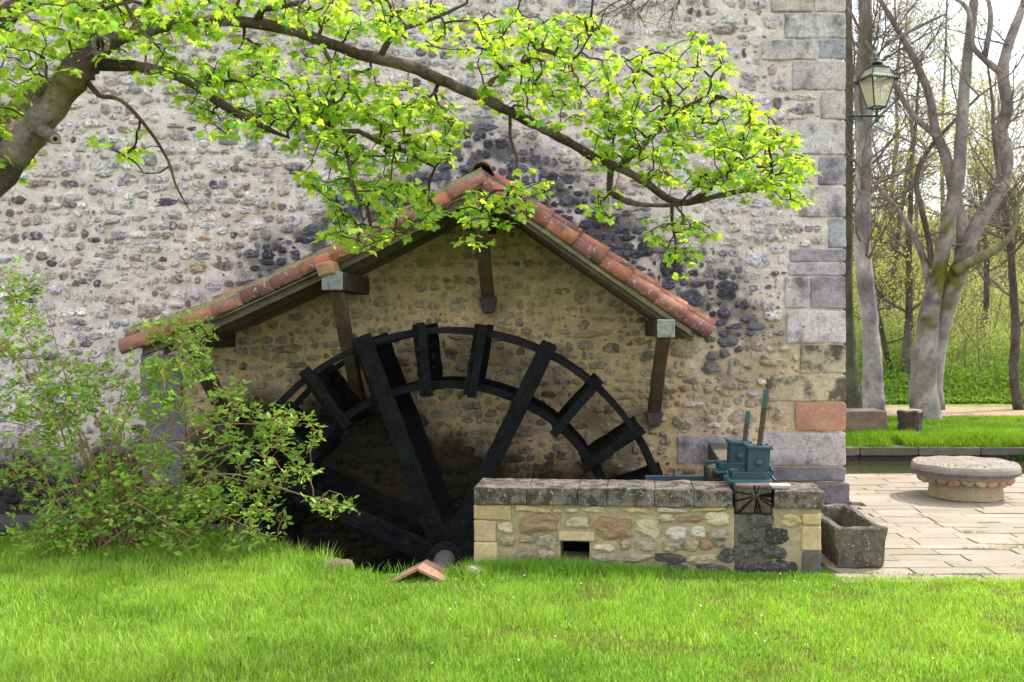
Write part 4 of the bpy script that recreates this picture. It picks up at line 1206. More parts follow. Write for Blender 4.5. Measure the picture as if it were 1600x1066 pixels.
sub([(797, 178), (797, 215, 6.45, 2.6), (808, 255, 6.4, 2.6), (795, 300, 6.35, 1.8)])
sub([(140, 125), (155, 150, 5.5, 4), (190, 158, 5.5, 3.5), (230, 200, 5.5, 2.8), (262, 250, 5.5, 2.2), (275, 290, 5.5, 1.6), (298, 332, 5.5, .8)])
sub([(265, 255), (250, 270, 5.5, 1.4), (225, 272, 5.5, .8)])
sub([(1052, 320), (1050, 350, 6.9, 2.5), (1056, 385, 6.9, 1.8), (1052, 425, 6.9, 1.2)])
sub([(205, 60), (212, 35, 5.6, 4), (195, 5, 5.6, 3)])
sub([(395, 40), (410, 15, 5.8, 5), (470, 5, 5.8, 4)])
sub([(60, 200), (78, 212, 5.42, 9), (84, 215, 5.38, 8)])
BL = [(60, 40, 110, 50, 60), (40, 110, 70, 50, 30), (10, 200, 35, 50, 12), (130, 30, 120, 40, 50), (250, 20, 140, 35, 60), (400, 15, 160, 30, 60), (560, 22, 120, 40, 55), (650, 40, 60, 35, 22),
      (330, 100, 110, 45, 55), (430, 125, 110, 60, 75), (520, 150, 100, 60, 80), (600, 195, 105, 65, 110), (665, 200, 65, 55, 60), (560, 260, 90, 45, 50), (480, 190, 90, 40, 45), (600, 320, 85, 38, 46), (560, 365, 60, 20, 22), (650, 335, 50, 32, 24),
      (360, 195, 50, 25, 14), (210, 70, 60, 35, 22), (195, 225, 42, 20, 10), (320, 165, 40, 20, 10), (760, 60, 55, 40, 30), (820, 65, 70, 50, 46), (880, 42, 55, 28, 24), (930, 58, 35, 22, 12), (860, 125, 75, 45, 42), (800, 140, 70, 35, 16), (910, 100, 45, 28, 14),
      (790, 325, 60, 28, 24), (735, 325, 36, 26, 12), (830, 285, 36, 22, 10), (745, 372, 26, 14, 4), (930, 180, 65, 38, 36), (1000, 115, 55, 45, 34), (1080, 105, 55, 45, 36), (1100, 62, 22, 16, 6), (1020, 200, 85, 55, 62), (1100, 180, 75, 55, 64),
      (1155, 205, 60, 50, 52), (1200, 245, 62, 45, 64), (1242, 280, 32, 40, 34), (1080, 260, 85, 36, 50), (1160, 288, 75, 26, 30), (960, 220, 45, 45, 24), (1058, 360, 60, 26, 26), (1068, 402, 26, 26, 12), (948, 312, 36, 26, 11), (1140, 105, 18, 14, 4), (35, 262, 40, 16, 6),
      (150, -60, 220, 50, 60), (500, -70, 260, 50, 60), (900, -60, 120, 30, 14), (-120, 60, 90, 120, 40), (870, 180, 60, 40, 12)]
rng = random.Random(3)
targets = []
for (bx, by, rx, ry, n) in BL:
    for k in range(int(n * 1.0)):
        r = math.sqrt(rng.random()) * 1.05; a = rng.uniform(0, 2 * math.pi)
        px, py = bx + rx * r * math.cos(a), by + ry * r * math.sin(a)
        d = np.interp(px, [0, 400, 800, 1100, 1280], [5.6, 5.85, 6.5, 6.95, 7.2]) + rng.gauss(0, .26)
        targets.append(np.array(at(px, py, d)))
net.reach(targets, droop=.10, wig=.07, steps=5, rng=rng)
def maple_bark(p, r):
    c = mixc((.075, .055, .04), (.20, .165, .125), min(1, r / .05))
    if noise.noise(Vector(p) * 2.6) > .12: c = mixc(c, (.07, .045, .035), .75)
    if p[0] < -2.0 and noise.noise(Vector(p) * 3.1 + Vector((7, 0, 0))) > .2: c = mixc(c, (.14, .13, .03), .6)
    return c
mb = MB(); net.mesh(mb, None, None, 14, maple_bark); mb.build('branches', M['bark'], maple, smooth=True)
q0, q1 = at(66, 204, 5.44), at(86, 217, 5.33)
dr_ = (q1 - q0).normalized()
mb = MB(); tube(mb, [q0, q0.lerp(q1, .5), q1], [.040, .033, .031], 14, (.17, .14, .11), rough=.12); st_ = mb.build('cut_stub', M['bark'], maple, smooth=True)
mb = MB(); tube(mb, [q1 - dr_ * .004, q1 + dr_ * .003], [.026, .025], 14, (.32, .26, .19)); tube(mb, [q1, q1 + dr_ * .006], [.013, .012], 12, (.02, .015, .01)); mb.build('cut_face', M['wood'], st_)  # small dark disc painted as the shade inside a hole
mb = MB()
for k in range(16):
    a = 2 * math.pi * k / 16; c = at(157, 72, 5.40); r_ = .052
    p_ = c + Vector((math.cos(a) * r_ * .7, 0, math.sin(a) * r_)); a2 = a + math.pi / 8
    tube(mb, [p_, c + Vector((math.cos(a2) * r_ * .7, 0, math.sin(a2) * r_))], [.016, .016], 6, (.24, .20, .155), rough=.2)
mb.build('branch_collar', M['bark'], maple, smooth=True)
mb = MB(); lathe(mb, at(157, 72, 5.40), [(.045, .0), (.045, .03)], 16, (.02, .015, .01), axis='y'); mb.build('cavity_shade', M['bark'], maple)  # solid dark disc that paints the shade of a cavity
# leaf clusters
nr = np.random.default_rng(11)
LP, LR, LS, LC = [], [], [], []
FP = []
for t in targets:
    k = nr.integers(4, 8)
    fine = 1.0
    for q in range(k):
        a = nr.uniform(0, 2 * np.pi); tilt = nr.uniform(-.2, .75)
        out = np.array([np.cos(a) * np.cos(tilt), np.sin(a) * np.cos(tilt), -np.sin(tilt)])
        nrm = np.array([0, 0, 1.0]) + nr.normal(size=3) * .6; nrm -= out * nrm.dot(out); nrm /= np.linalg.norm(nrm)
        LP.append(t + out * nr.uniform(.015, .05)); LR.append(np.stack([out, np.cross(nrm, out), nrm], 1))
        LS.append(nr.uniform(.026, .062) * (t[1] / 6) ** .3)
        g = nr.random()
        base = np.array([.29, .51, .065]) * (1 - g) + np.array([.50, .67, .10]) * g
        if nr.random() < .18: base = np.array([.16, .37, .08])
        LC.append(base * nr.uniform(.85, 1.1))
    for q in range(nr.integers(4, 11)): FP.append(t + np.array([0, 0, .012]) + nr.normal(size=3) * .03)
LP, LR, LS, LC = np.array(LP), np.array(LR), np.array(LS), np.array(LC)
pxs = VX + LP[:, 0] * F / LP[:, 1]; pys = VY - (LP[:, 2] - EYE) * F / LP[:, 1]
show = LS / LP[:, 1] * ((pxs > 0) & (pxs < 1600) & (pys > 0) & (pys < 1066))
big = np.argsort(-show)[:298]; sel = np.zeros(len(LP), bool); sel[big] = True
V, Fc, C = scatter(MT, MF, LP[~sel], LR[~sel], LS[~sel], LC[~sel])
np_mesh('foliage', V, Fc, C, M['leaf'], maple, kind='stuff')
LM = []
for k in range(6):
    m = bpy.data.meshes.new('leaf'); m.from_pydata([tuple(v) for v in MT], [], [tuple(int(i) for i in f) for f in MF]); m.materials.append(M['leaf'])
    g = k / 5; c = np.array([.24, .47, .06]) * (1 - g) + np.array([.44, .63, .08]) * g
    at_ = m.attributes.new('tint', 'FLOAT_COLOR', 'POINT'); at_.data.foreach_set('color', np.tile(np.array([*c, 1.0], np.float32), len(MT)))
    LM.append(m)
for i in big:
    o = bpy.data.objects.new('leaf', LM[i % 6]); link(o, maple)
    m = Matrix(LR[i].tolist()).to_4x4() @ Matrix.Scale(float(LS[i]), 4)
    o.matrix_local = Matrix.Translation(Vector(LP[i]) - ORIGIN[maple.name]) @ m
FP = np.array(FP); n = len(FP)
V, Fc, C = scatter(QT, QF, FP, rot_many(n, nr, .2), nr.uniform(.006, .014, n), np.tile(np.array([[.50, .58, .12]]), (n, 1)) * nr.uniform(.8, 1.1, (n, 1)))
np_mesh('flower_clusters', V, Fc, C, M['leaf'], maple, kind='stuff')

# bare twig tips hanging in at the top
tw = thing('bare_tree', 'bare leafless twig tips hanging into the top of the photo above the wall', 'tree', (-.3, 9.6, 0))
mb = MB()
tr_ = [(1.6, 9.9, -.05), (1.75, 9.8, 3), (1.5, 9.6, 6.2), (1.1, 9.6, 6.0)]
def twig(p, d, L, r, lv):
    pts = [Vector(p)]; v = Vector(d).normalized()
    for k in range(5): v = (v + Vector((random.gauss(0, .16), random.gauss(0, .16), random.gauss(0, .13)))).normalized(); pts.append(pts[-1] + v * L / 5)
    tube(mb, pts, [r * (1 - .14 * i) for i in range(6)], 5, (.10, .085, .075))
    if lv:
        for k in (1, 2, 3, 4, 5):
            for s in range(2 if lv > 1 else 1):
                w = (v + Vector((random.gauss(0, .7), random.gauss(0, .5), random.gauss(0, .4)))).normalized(); twig(pts[k], w, L * random.uniform(.4, .65), r * .55, lv - 1)
q = at(1110, -60, 8.8)
tube(mb, [(11.5, 5.4, 6.6), (8, 7, 7.6), (4.0, 8.6, 6.9), tuple(q)], [.12, .08, .04, .015], 6, (.10, .085, .075))
twig(q, (-1, 0, -.22), 1.0, .012, 2)
twig(at(1110, -60, 8.8), (-.5, 0, -.55), .5, .009, 2)
mb.build('twigs', M['twig'], tw, smooth=True)
mb = MB(); tube(mb, [(12.6, 4.8, -.2), (12.4, 4.9, 3), (11.5, 5.4, 6.6)], [.26, .2, .12], 10, (.12, .1, .085), rough=.1); mb.build('trunk', M['bark'], tw, smooth=True)

# ---- the flowering shrub
shrub = thing('flowering_shrub', 'loose arching shrub with small green leaves and tiny red buds beside the pit', 'shrub', (-3.95, 8.75, 0))
net = Net()
rs = random.Random(9)
ends = [((0, 425), 8.5), ((-20, 505), 8.6), ((25, 560), 8.3), ((-60, 640), 8.5), ((-30, 720), 8.3), ((120, 560), 8.6), ((200, 560), 8.8), ((270, 580), 8.9), ((330, 520), 9.0), ((305, 495), 9.0), ((400, 640), 8.9), ((480, 655), 8.8),
        ((495, 700), 8.6), ((555, 795), 8.4), ((430, 760), 8.5), ((400, 830), 8.3), ((350, 700), 8.8), ((160, 640), 8.4), ((90, 640), 8.5), ((60, 800), 8.2), ((240, 660), 8.7), ((20, 860), 8.2), ((60, 440), 8.7), ((300, 840), 8.2), ((210, 610), 8.9)]
for (e, d) in ends:
    b = Vector((-3.95 + rs.gauss(0, .16), 8.78 + rs.gauss(0, .08), -.02)); t = at(e[0], e[1], d)
    mid = b.lerp(t, .5) + Vector((0, 0, .22 + .12 * (t - b).length)) if e[1] > 600 else b.lerp(t, .5) + Vector((.06 * (b.x - t.x), 0, .12))
    q1 = b.lerp(mid, .5) + Vector((0, 0, .07))
    net.limb([(*b, .011), (*q1, .009), (*mid, .006), (*mid.lerp(t, .6), .0045), (*t, .002)])
SB = [(190, 810, 130, 40, 40), (90, 830, 70, 30, 16), (290, 800, 90, 35, 26), (380, 780, 50, 40, 7), (40, 600, 110, 60, 50), (20, 690, 90, 60, 36), (170, 620, 110, 60, 50), (270, 610, 75, 45, 34), (300, 560, 26, 36, 12), (290, 515, 50, 16, 12), (380, 665, 80, 32, 22), (445, 680, 48, 34, 15), (340, 740, 90, 45, 26), (240, 760, 110, 55, 44), (100, 770, 110, 50, 34),
      (60, 850, 60, 26, 14), (510, 792, 45, 8, 8), (395, 815, 55, 30, 12), (25, 455, 36, 36, 14), (30, 520, 45, 34, 16), (160, 700, 110, 45, 32), (250, 520, 40, 18, 6), (320, 850, 90, 18, 16), (450, 735, 40, 20, 8), (360, 610, 25, 18, 5), (180, 860, 80, 12, 9), (-80, 700, 60, 110, 20)]
tg = []
for (bx, by, rx, ry, n) in SB:
    for k in range(int(n * 2.1)):
        r = math.sqrt(rs.random()) * 1.08; a = rs.uniform(0, 2 * math.pi)
        tg.append(np.array(at(bx + rx * r * math.cos(a), by + ry * r * math.sin(a), 8.6 + rs.gauss(0, .26))))
tg = [t for t in tg if t[2] > .04]
for k in range(26):
    b = Vector((-3.95 + rs.gauss(0, .2), 8.8 + rs.gauss(0, .1), -.02)); a = rs.uniform(-.75, .75); L = rs.uniform(.7, 1.5)
    t = b + Vector((math.sin(a) * L, rs.gauss(0, .2), math.cos(a) * L)); net.limb([(*b, .009), (*(b.lerp(t, .5) + Vector((0, 0, .12))), .006), (*t, .002)])
net.reach(tg, droop=.12, wig=.06, steps=4, rng=rs); net.finish(.0013, .36)
mb = MB(); net.mesh(mb, (.42, .31, .21), (.34, .22, .13), 6); mb.build('stems', M['twig'], shrub, smooth=True)
PP, RRm, SS, CC = [], [], [], []
BP = []
for t in tg:
    dr = nr.normal(size=3); dr[2] = abs(dr[2]) * 1.3 + .2; dr /= np.linalg.norm(dr)
    for q in range(nr.integers(7, 12)):
        a = nr.uniform(0, 2 * np.pi); out = np.array([np.cos(a), np.sin(a), nr.uniform(-.5, 1.1)]); out /= np.linalg.norm(out)
        nrm = np.array([0, -.35, .8]) + nr.normal(size=3) * .8; nrm -= out * nrm.dot(out); nrm /= np.linalg.norm(nrm)
        PP.append(t + dr * nr.uniform(-.09, .09)); RRm.append(np.stack([out, np.cross(nrm, out), nrm], 1)); SS.append(nr.uniform(.036, .082))
        g = nr.random(); CC.append((np.array([.15, .31, .05]) * (1 - g) + np.array([.36, .54, .09]) * g))
    if nr.random() < .6:
        for q in range(3): BP.append(t + nr.normal(size=3) * .025)
V, Fc, C = scatter(OV, OF, np.array(PP), np.array(RRm), np.array(SS), np.array(CC))
np_mesh('foliage', V, Fc, C, M['shrub_leaf'], shrub, kind='stuff')
BP = np.array(BP); n = len(BP)
V, Fc, C = scatter(QT, QF, BP, rot_many(n, nr), nr.uniform(.014, .026, n), np.tile(np.array([[.55, .07, .07]]), (n, 1)))
np_mesh('flower_buds', V, Fc, C, M['shrub_leaf'], shrub, kind='stuff')

# ------------------------------------------------------------------ grass
def blades(name, X, Y, Z, H, W, C, parent=None, lean=.45, mat=None):
    n = len(X); a = nr.uniform(0, 2 * np.pi, n); f = nr.uniform(0, 2 * np.pi, n)
    sx, sy = np.cos(a) * W / 2, np.sin(a) * W / 2
    lx, ly = np.cos(f) * H * lean * nr.uniform(.2, 1.5, n), np.sin(f) * H * lean * nr.uniform(.2, 1.5, n)
    V = np.zeros((n, 5, 3))
    V[:, 0] = np.stack([X - sx, Y - sy, Z], 1); V[:, 1] = np.stack([X + sx, Y + sy, Z], 1)
    V[:, 2] = np.stack([X + sx * .8 + lx * .35, Y + sy * .8 + ly * .35, Z + H * .55], 1); V[:, 3] = np.stack([X - sx * .8 + lx * .35, Y - sy * .8 + ly * .35, Z + H * .55], 1)
    V[:, 4] = np.stack([X + lx, Y + ly, Z + H * nr.uniform(.75, 1.0, n)], 1)
    b = (np.arange(n) * 5)[:, None]
    Fc = np.concatenate([b + np.array([[0, 1, 2]]), b + np.array([[0, 2, 3]]), b + np.array([[3, 2, 4]])], 0)
    cc = np.repeat(C, 5, axis=0)
    return np_mesh(name, V.reshape(-1, 3), Fc, cc, mat or M['grass'], parent, kind='stuff')
def inside_lawn(x, y):
    e = np.interp(x, [-9, -3.6, -3.1, -2.45, -2.0, -1.45, -.72, -.70, 2.13, 2.2, 12], [9.1, 9.1, 8.95, 8.70, 8.22, 7.96, 8.0, 8.17, 7.97, 7.86, 7.80])
    return y < e + .05 * (fbm(x * 3, y * 3, 90) - .5) * (x > 2.1) * 2.4
def lawn_blades(n, y0, y1):
    Y = y0 + (y1 - y0) * nr.random(n) ** .9
    X = nr.uniform(-1.0, 1.0, n) * 0 + (nr.random(n) * (1600 + 260) - 130 - VX) * Y / F
    ok = inside_lawn(X, Y) & (nr.random(n) < .35 + .9 * fbm(X * 1.6, Y * 1.6, 81))
    X, Y = X[ok], Y[ok]; n = len(X)
    pat = fbm(X * .9, Y * .9, 82); pt2 = fbm(X * 3.3, Y * 3.3, 83)
    H = (.024 + .070 * pt2 ** 1.4) * nr.uniform(.5, 1.5, n) * (1 + .5 * (X < 0) * sstep(.3, .7, pat))
    back = np.interp(X, [-4, -3, -2.4, -2, -1.4, -.7, 2.1, 2.3], [8.9, 8.9, 8.6, 8.2, 8.0, 8.1, 7.97, 7.8])
    nearw = np.exp(-((Y - back) / .28) ** 2) * (X < 2.15)
    H *= 1 - .62 * np.exp(-((X + 1.2) / .5) ** 2) * np.exp(-((Y - 7.7) / .45) ** 2)
    H *= 1 - .5 * sstep(.6, 1.6, X) * np.exp(-((Y - 7.9) / .3) ** 2)
    H *= 1 + 1.3 * nearw * (1 - .85 * sstep(.3, 1.3, X)) * (1 - np.exp(-((X + 1.25) / .55) ** 2)) * (.4 + fbm(X * 4, Y * 4, 85))
    g = np.clip(nr.normal(.5, .3, n) + (pat - .5) * 1.4, 0, 1)[:, None]
    C = np.array([.155, .385, .03]) * (1 - g) + np.array([.41, .65, .085]) * g
    C = np.where((nr.random(n) < .11)[:, None], np.array([[.60, .66, .26]]), C)
    br = ((pt2 < .34) & (nr.random(n) < .35) & (X > -.5))[:, None]
    C = np.where(br, np.array([[.30, .27, .09]]), C)
    C = C * nr.uniform(.62, 1.15, (n, 1)) * (.8 + .4 * fbm(X * 5, Y * 5, 84))[:, None]
    return X, Y, np.zeros(n) - .004, H, nr.uniform(.003, .0068, n), C
blades('lawn_grass', *lawn_blades(330000, 5.05, 9.2))
# long tufts against the stonework
n = 6500; t_ = nr.random(n); seg_ = nr.random(n)
ex = np.array([-3.5, -3.1, -2.45, -2.0, -1.45, -.74, -.5, .3, 1.0, 1.7, 2.1]); ey = np.array([9.15, 8.9, 8.65, 8.15, 7.93, 7.95, 8.1, 8.07, 8.02, 7.93, 7.9])
X = nr.uniform(-3.5, 2.1, n); keep = nr.random(n) < np.interp(X, [-3.5, -2, -1.9, -.8, -.7, .6, .8, 2.1], [1, 1, .2, .08, 1, 1, .55, .35]); X = X[keep]; n = len(X)
Y = np.interp(X, ex, ey) - np.abs(nr.normal(0, .09, n)); g = nr.random((n, 1))
blades('edge_grass', X, Y, np.zeros(n), nr.uniform(.06, .17, n) * np.interp(X, [-3.5, -2, -.7, .3, 1.0, 2.1], [1, .8, 1.1, .95, .5, .3]), nr.uniform(.004, .007, n), np.array([.11, .30, .025]) * (1 - g) + np.array([.24, .46, .04]) * g, lean=.5)
# broad-leaved weeds and daisies in the lawn
n = 2600; Y = nr.uniform(5.2, 7.9, n); X = (nr.random(n) * 1700 - 50 - VX) * Y / F; ok = fbm(X * 1.3, Y * 1.3, 86) > .52; X, Y = X[ok], Y[ok]; n = len(X)
V, Fc, C = scatter(OV, OF, np.stack([X, Y, nr.uniform(.005, .03, n)], 1), rot_many(n, nr, 1.5), nr.uniform(.02, .045, n), np.array([[.09, .2, .035]]) * nr.uniform(.8, 1.4, (n, 1)))
np_mesh('lawn_weeds', V, Fc, C, M['grass'], kind='stuff')
n = 60; Y = nr.uniform(5.6, 7.9, n); X = nr.uniform(-1.5, 4.2, n); ok = inside_lawn(X, Y); X, Y = X[ok], Y[ok]; n = len(X)
V, Fc, C = scatter(np.array([(1, 0, 0), (.3, .95, .1), (-.8, .6, 0), (-.8, -.6, .1), (.3, -.95, 0)]), np.array([(0, 1, 2, 3, 4)]), np.stack([X, Y, nr.uniform(.05, .075, n)], 1), rot_many(n, nr, 1), nr.uniform(.005, .009, n), np.tile(np.array([[.7, .68, .7]]), (n, 1)))
np_mesh('daisies', V, Fc, C, M['grass'], kind='stuff')
# green in the paving joints, on the millstone, along the water
n = 1300; cl = np.array([(4.6, 9.35), (4.35, 9.05), (4.15, 8.95), (3.75, 8.9), (4.3, 8.55), (3.9, 8.2), (4.0, 9.6), (3.3, 7.95), (2.9, 7.95), (2.5, 8.0), (5, 8.0), (3.7, 13.3), (4.4, 13.35), (5.4, 13.3), (6.4, 13.25), (7, 13.2)])
i_ = nr.integers(0, len(cl), n); X = cl[i_, 0] + nr.normal(0, .09, n); Y = cl[i_, 1] + nr.normal(0, .03, n)
ok = Y < 13.4; X, Y = X[ok], Y[ok]; n = len(X)
blades('joint_weeds', X, Y, np.zeros(n), nr.uniform(.008, .028, n), nr.uniform(.004, .007, n), np.array([[.14, .24, .04]]) * nr.uniform(.7, 1.3, (n, 1)), lean=.9)
n = 700; a = nr.uniform(0, 2 * np.pi, n); r = .55 * np.sqrt(nr.random(n)); X = MX + np.cos(a) * r; Y = MY + np.sin(a) * r; ok = fbm(X * 5, Y * 5, 87) > .5; X, Y = X[ok], Y[ok]; n = len(X)
o = blades('moss_tufts', X, Y, np.zeros(n) + .405, nr.uniform(.01, .03, n), nr.uniform(.006, .01, n), np.array([[.2, .28, .05]]) * nr.uniform(.7, 1.3, (n, 1)), lean=.9, parent=mill_t)
n = 70000; Y = 17.16 + 4.1 * nr.random(n) ** 1.15; X = 3.0 + nr.random(n) * 10.5; keep = fbm(X * 1.5, Y * 1.5, 88) > .32; X, Y = X[keep], Y[keep]; n = len(X)
edge_ = np.exp(-((Y - 17.6) / .5) ** 2); pt = fbm(X * 1.2, Y * 1.2, 89); g = np.clip(nr.normal(.45, .25, n) + (pt - .5) * 1.2, 0, 1)[:, None]
blades('bank_grass', X, Y, bank_z(X, Y), (.07 + .22 * edge_ * pt ** 1.5 * 1.6) * nr.uniform(.6, 1.4, n), nr.uniform(.010, .018, n), (np.array([.10, .24, .02]) * (1 - g) + np.array([.24, .42, .03]) * g), lean=.6)
n = 900; X = nr.normal(8.3, .25, n); Y = 17.15 + nr.random(n) * .3
blades('hanging_grass', X, Y - .1, np.zeros(n) - .34, nr.uniform(.15, .3, n), nr.uniform(.008, .014, n), np.array([[.08, .2, .03]]) * nr.uniform(.7, 1.3, (n, 1)), lean=.4)

# ------------------------------------------------------------------ trees beyond the pond
def far_limb(mb, pts, n=10, col=(.33, .29, .27), moss=None, rough=.1):
    q = spline(pts, 5)
    b0 = len(mb.v)
    tube(mb, [p[:3] for p in q], [max(p[3], .006) for p in q], n, col, rough=rough)
    for i in range(b0, len(mb.v)):
        v = Vector(mb.v[i])
        if moss:
            f = noise.noise(v * 1.7 + Vector((moss * 7, 0, 0))) + .6 * noise.noise(v * 5) - .55 * abs(v.z - 3.0) + .25
            f = max(0, min(1, f * 3.2))
            mb.c[i] = mixc(col, (.13, .14, .02), f)
        k_ = .82 + .5 * noise.noise(v * 2.3) + .35 * noise.noise(v * 7)
        mb.c[i] = tuple(ch * k_ for ch in mb.c[i])
    return q
def sprays(mb, p, d, L, r, lv, rnd, col, tips=None, up=.08):
    pts = [Vector(p)]; v = Vector(d).normalized(); k = 5 if lv > 0 else 3
    for i in range(k):
        v = (v + Vector((rnd.gauss(0, .17), rnd.gauss(0, .17), rnd.gauss(up, .14)))).normalized(); pts.append(pts[-1] + v * (L / k))
    tube(mb, pts, [r * (1 - .72 * i / k) for i in range(k + 1)], 5 if lv > 1 else 3, col, cap=False)
    if lv > 0:
        for i in range(1, k + 1):
            for s in range(rnd.choice((1, 2, 2))):
                w = (v * .8 + Vector((rnd.gauss(0, .65), rnd.gauss(0, .65), rnd.gauss(.05, .5)))).normalized()
                sprays(mb, pts[i], w, L * rnd.uniform(.42, .68), r * .5 * (1 - .4 * i / k), lv - 1, rnd, col, tips, up)
    elif tips is not None: tips.append(pts[-1]); tips.append(pts[-2])
def wl(px, py, d, w): return wpt(px, py, d, w / 2)
PB_ = (.34, .295, .28)
big_t = thing('multi_stemmed_tree', 'large grey tree with several mossy stems rising from one base beyond the pond', 'tree', tuple(at(1446, 656, 20.6)))
mb = MB(); D = 20.6
far_limb(mb, [wl(1449, 664, D, 56), wl(1448, 645, D, 42), wl(1446, 600, D, 34), wl(1448, 540, D, 34), wl(1452, 490, D, 32), wl(1462, 445, D, 25), wl(1476, 380, D, 23), wl(1489, 310, D, 21), wl(1499, 262, D, 20), wl(1505, 160, D + .3, 18), wl(1515, 60, D + .5, 15), wl(1526, -30, D + .8, 14)], 14, PB_, 3)
mb.build('trunk', M['pale_bark'], big_t, smooth=True)
sets = [[(1462, 640, 30), (1461, 600, 24), (1466, 540, 26), (1478, 480, 30), (1497, 425, 27), (1514, 380, 24), (1540, 330, 22), (1566, 288, 23), (1572, 236, 22), (1564, 205, 20), (1574, 165, 19), (1567, 115, 18), (1576, 70, 15), (1598, 10, 12), (1610, -40, 9)],
        [(1567, 115, 14), (1540, 95, 9), (1520, 70, 8), (1512, 15, 7), (1480, -10, 5)],
        [(1500, 415, 20), (1503, 360, 20), (1490, 290, 19), (1478, 245, 18), (1462, 205, 15), (1452, 150, 13), (1430, 95, 11), (1402, 45, 9), (1372, -5, 7)],
        [(1464, 215, 10), (1425, 178, 9), (1398, 132, 8), (1378, 105, 7), (1350, 60, 5), (1325, 10, 4)],
        [(1490, 425, 18), (1515, 410, 17), (1540, 398, 16), (1566, 382, 12), (1584, 358, 8), (1590, 320, 6), (1612, 270, 5)],
        [(1452, 450, 12), (1440, 397, 10), (1412, 341, 8), (1384, 306, 6), (1370, 290, 4)],
        [(1455, 420, 11), (1452, 380, 9), (1440, 325, 9), (1432, 280, 8), (1450, 235, 7), (1500, 180, 5), (1530, 150, 4)],
        [(1436, 655, 26), (1430, 600, 20), (1440, 520, 16), (1450, 470, 12)], [(1538, 92, 9), (1548, 30, 8), (1540, -20, 6)], [(1385, 68, 6), (1440, 40, 5), (1478, 22, 3)]]
rb = random.Random(21)
for k, st_ in enumerate(sets):
    mb = MB(); q = far_limb(mb, [wl(x, y, D + (.25 if k in (2, 5, 6) else -.15 if k in (4,) else .1), w) for x, y, w in st_], 10, PB_ if k not in (4, 6) else (.16, .13, .11) if k == 6 else (.19, .185, .09), 3 + k)
    mb.build('stem', M['pale_bark'], big_t, smooth=True)
    for p in q[8::3]:
        mb2 = MB()
mb = MB()
for k, st_ in enumerate(sets[:7]):
    for (x, y, w) in st_[4:]:
        for s in range(2):
            p = at(x, y, D); sprays(mb, p, (rb.uniform(-1, 1), rb.uniform(-.6, .6), rb.uniform(-.1, .8)), rb.uniform(.9, 2.0), .022, 2, rb, (.20, .165, .14))
mb.build('twigs', M['twig'], big_t, kind='stuff')
for (name_, lab, pts, D_, col, nsp) in (
    ('tall_tree', 'straight pale grey trunk behind the lantern beyond the pond', [(1367, 648, 36), (1364, 600, 33), (1362, 540, 29), (1356, 470, 27), (1348, 400, 26), (1349, 300, 25), (1350, 200, 26), (1347, 140, 26), (1352, 60, 22), (1352, -40, 18)], 21.2, (.38, .34, .34), 26),
    ('tall_tree', 'dark greenish trunk hugging the edge of the mill corner beyond the pond', [(1336, 648, 34), (1330, 600, 26), (1328, 540, 20), (1324, 440, 17), (1325, 300, 16), (1326, 150, 14), (1325, -40, 12)], 22.2, (.13, .14, .09), 14)):
    t = thing(name_, lab, 'tree', tuple(at(pts[0][0], pts[0][1] - 3, D_)))
    mb = MB(); far_limb(mb, [wl(x, y, D_, w) for x, y, w in pts], 12, col); mb.build('trunk', M['pale_bark'], t, smooth=True)
    mb = MB()
    for k in range(nsp):
        x, y, w = pts[rb.randrange(4, len(pts))]; p = at(x, y + rb.uniform(-40, 40), D_)
        sprays(mb, p, (rb.uniform(-.3, 1), rb.uniform(-.6, .6), rb.uniform(-.1, .9)), rb.uniform(1.0, 2.4), .03, 2, rb, (.18, .15, .12))
    mb.build('branches', M['twig'], t)
# hillside trees
def hill_tree(name, lab, px, depth, h, r, lean, leafy, seed, group=None, dens=1.0, col=(.13, .11, .09)):
    rnd = random.Random(seed); x = (px - VX) * depth / F; z = float(hill_z(x, depth)) - .1 if depth > 23.5 else .0
    t = thing(name, lab, 'tree', (x, depth, z), group)
    pts = []; p = Vector((x, depth, z)); v = Vector((lean, 0, 1)).normalized()
    K = 9
    for k in range(K + 1):
        pts.append((p.x, p.y, p.z, r * (1 - .8 * k / K))); v = (v + Vector((rnd.gauss(0, .07), rnd.gauss(0, .07), .05))).normalized(); p = p + v * h / K
    mb = MB(); q = far_limb(mb, pts, 8, col); mb.build('trunk', M['bark'], t, smooth=True)
    mb = MB(); tips = []
    for k in range(int(16 * dens)):
        s = rnd.uniform(.22, 1.0); i = int(s * (len(q) - 1)); a = rnd.uniform(0, 6.28)
        sprays(mb, Vector(q[i][:3]), (math.cos(a), math.sin(a), rnd.uniform(.1, .9)), h * rnd.uniform(.14, .30) * (1.25 - .6 * s), r * .35 * (1.2 - s), 2, rnd, col, tips)
    mb.build('branches', M['twig'], t)
    if leafy:
        tp = np.array([tuple(w) for w in tips]); n = int(len(tp) * leafy); idx = nr.integers(0, len(tp), n)
        P = tp[idx] + nr.normal(0, .16, (n, 3)); g = nr.random((n, 1))
        V, Fc, C = scatter(QT, QF, P, rot_many(n, nr, .2), nr.uniform(.05, .12, n), np.array([.32, .38, .10]) * (1 - g) + np.array([.54, .56, .20]) * g)
        np_mesh('crown', V, Fc, C, M['far_leaf'], t, kind='stuff')
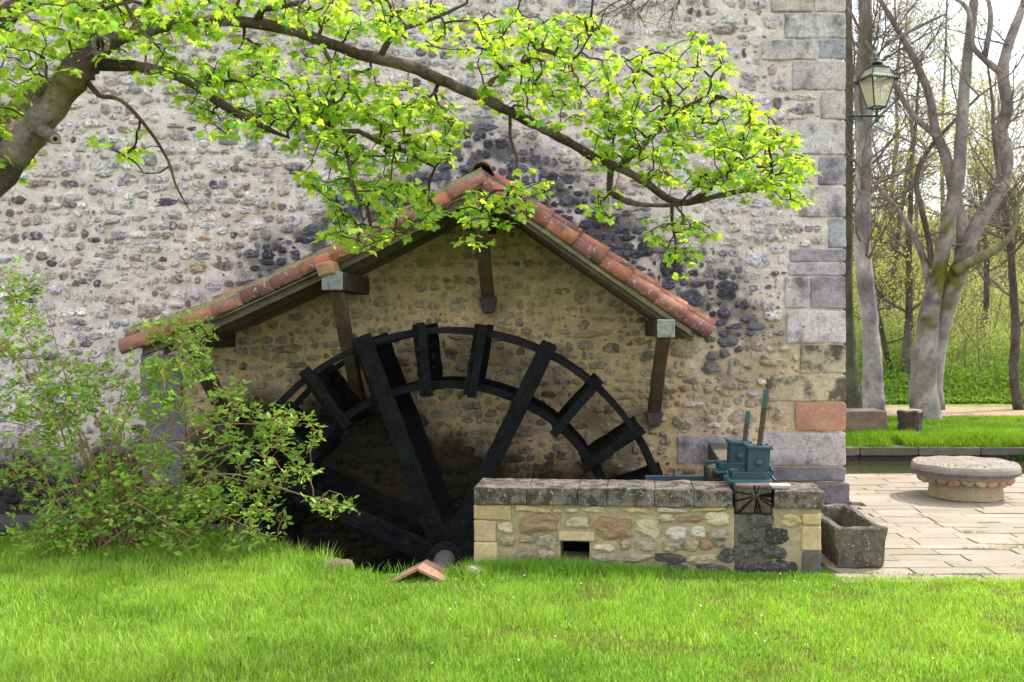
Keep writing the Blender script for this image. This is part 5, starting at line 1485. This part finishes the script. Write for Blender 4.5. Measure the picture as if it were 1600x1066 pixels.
HT_ = [('slender_tree', 'slender dark tree leaning at the right edge with drooping bare branches', 1592, 23.0, 8.5, .13, -.10, 0, 1.5, None),
       ('slender_tree', 'thin dark trunk forking upward just left of the big multi stemmed tree', 1413, 25.5, 9, .13, .02, .5, 1.0, None),
       ('slender_tree', 'low leaning thin trunk between the two pale trees near the undergrowth', 1400, 26.0, 5, .09, -.35, .6, .7, None),
       ('young_tree', 'young tree with yellow green new leaves on the slope behind the lantern', 1378, 31, 7.5, .12, .05, 2.2, 1, None),
       ('young_tree', 'young tree with sparse yellow green leaves right of the big tree', 1535, 30, 7, .12, -.05, 2, 1, None)]
sd = 100
for (nm, lab, px, dp, h, r, ln, lf, dn, g) in HT_:
    sd += 1; hill_tree(nm, lab, px, dp, h, r, ln, lf, sd, g, dn)
rnd = random.Random(77)
for k in range(13):
    px = 1325 + (k * 61) % 330 + rnd.uniform(-12, 12); dp = rnd.uniform(33, 54)
    hill_tree('woodland_tree', 'thin hillside tree among many with half open spring leaves', px, dp, rnd.uniform(8, 13), rnd.uniform(.09, .15), rnd.uniform(-.08, .08), rnd.choice((.0, .0, 1.6)), 300 + k, 'thin trees on the far hillside', .6, (.24, .21, .18))
# undergrowth on the slope
n = 170000; Y = 24.1 + 36 * nr.random(n) ** 1.3; X = (1290 + nr.random(n) * 420 - VX) * Y / F
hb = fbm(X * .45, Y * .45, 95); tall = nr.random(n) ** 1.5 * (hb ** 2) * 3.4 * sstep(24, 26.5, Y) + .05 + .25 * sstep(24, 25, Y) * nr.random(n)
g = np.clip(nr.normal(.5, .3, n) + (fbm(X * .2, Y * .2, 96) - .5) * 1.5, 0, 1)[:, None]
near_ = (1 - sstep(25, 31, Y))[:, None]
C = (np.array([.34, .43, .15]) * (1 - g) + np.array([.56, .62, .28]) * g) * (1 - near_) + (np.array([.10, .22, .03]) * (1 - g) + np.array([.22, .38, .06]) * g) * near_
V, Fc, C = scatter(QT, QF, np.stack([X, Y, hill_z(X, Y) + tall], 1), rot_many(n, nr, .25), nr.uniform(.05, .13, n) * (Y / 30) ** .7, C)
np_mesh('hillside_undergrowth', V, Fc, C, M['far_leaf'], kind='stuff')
mb = MB(); rnd = random.Random(5)
for k in range(260):
    y = rnd.uniform(24.5, 48); x = (rnd.uniform(1310, 1640) - VX) * y / F
    sprays(mb, (x, y, float(hill_z(x, y)) - .05), (rnd.gauss(0, .3), rnd.gauss(0, .2), 1), rnd.uniform(1.2, 3.4), .02 * y / 30, 1, rnd, rnd.choice([(.16, .12, .09), (.28, .22, .16), (.11, .09, .07)]))
mb.build('hillside_saplings', M['twig'], kind='stuff')
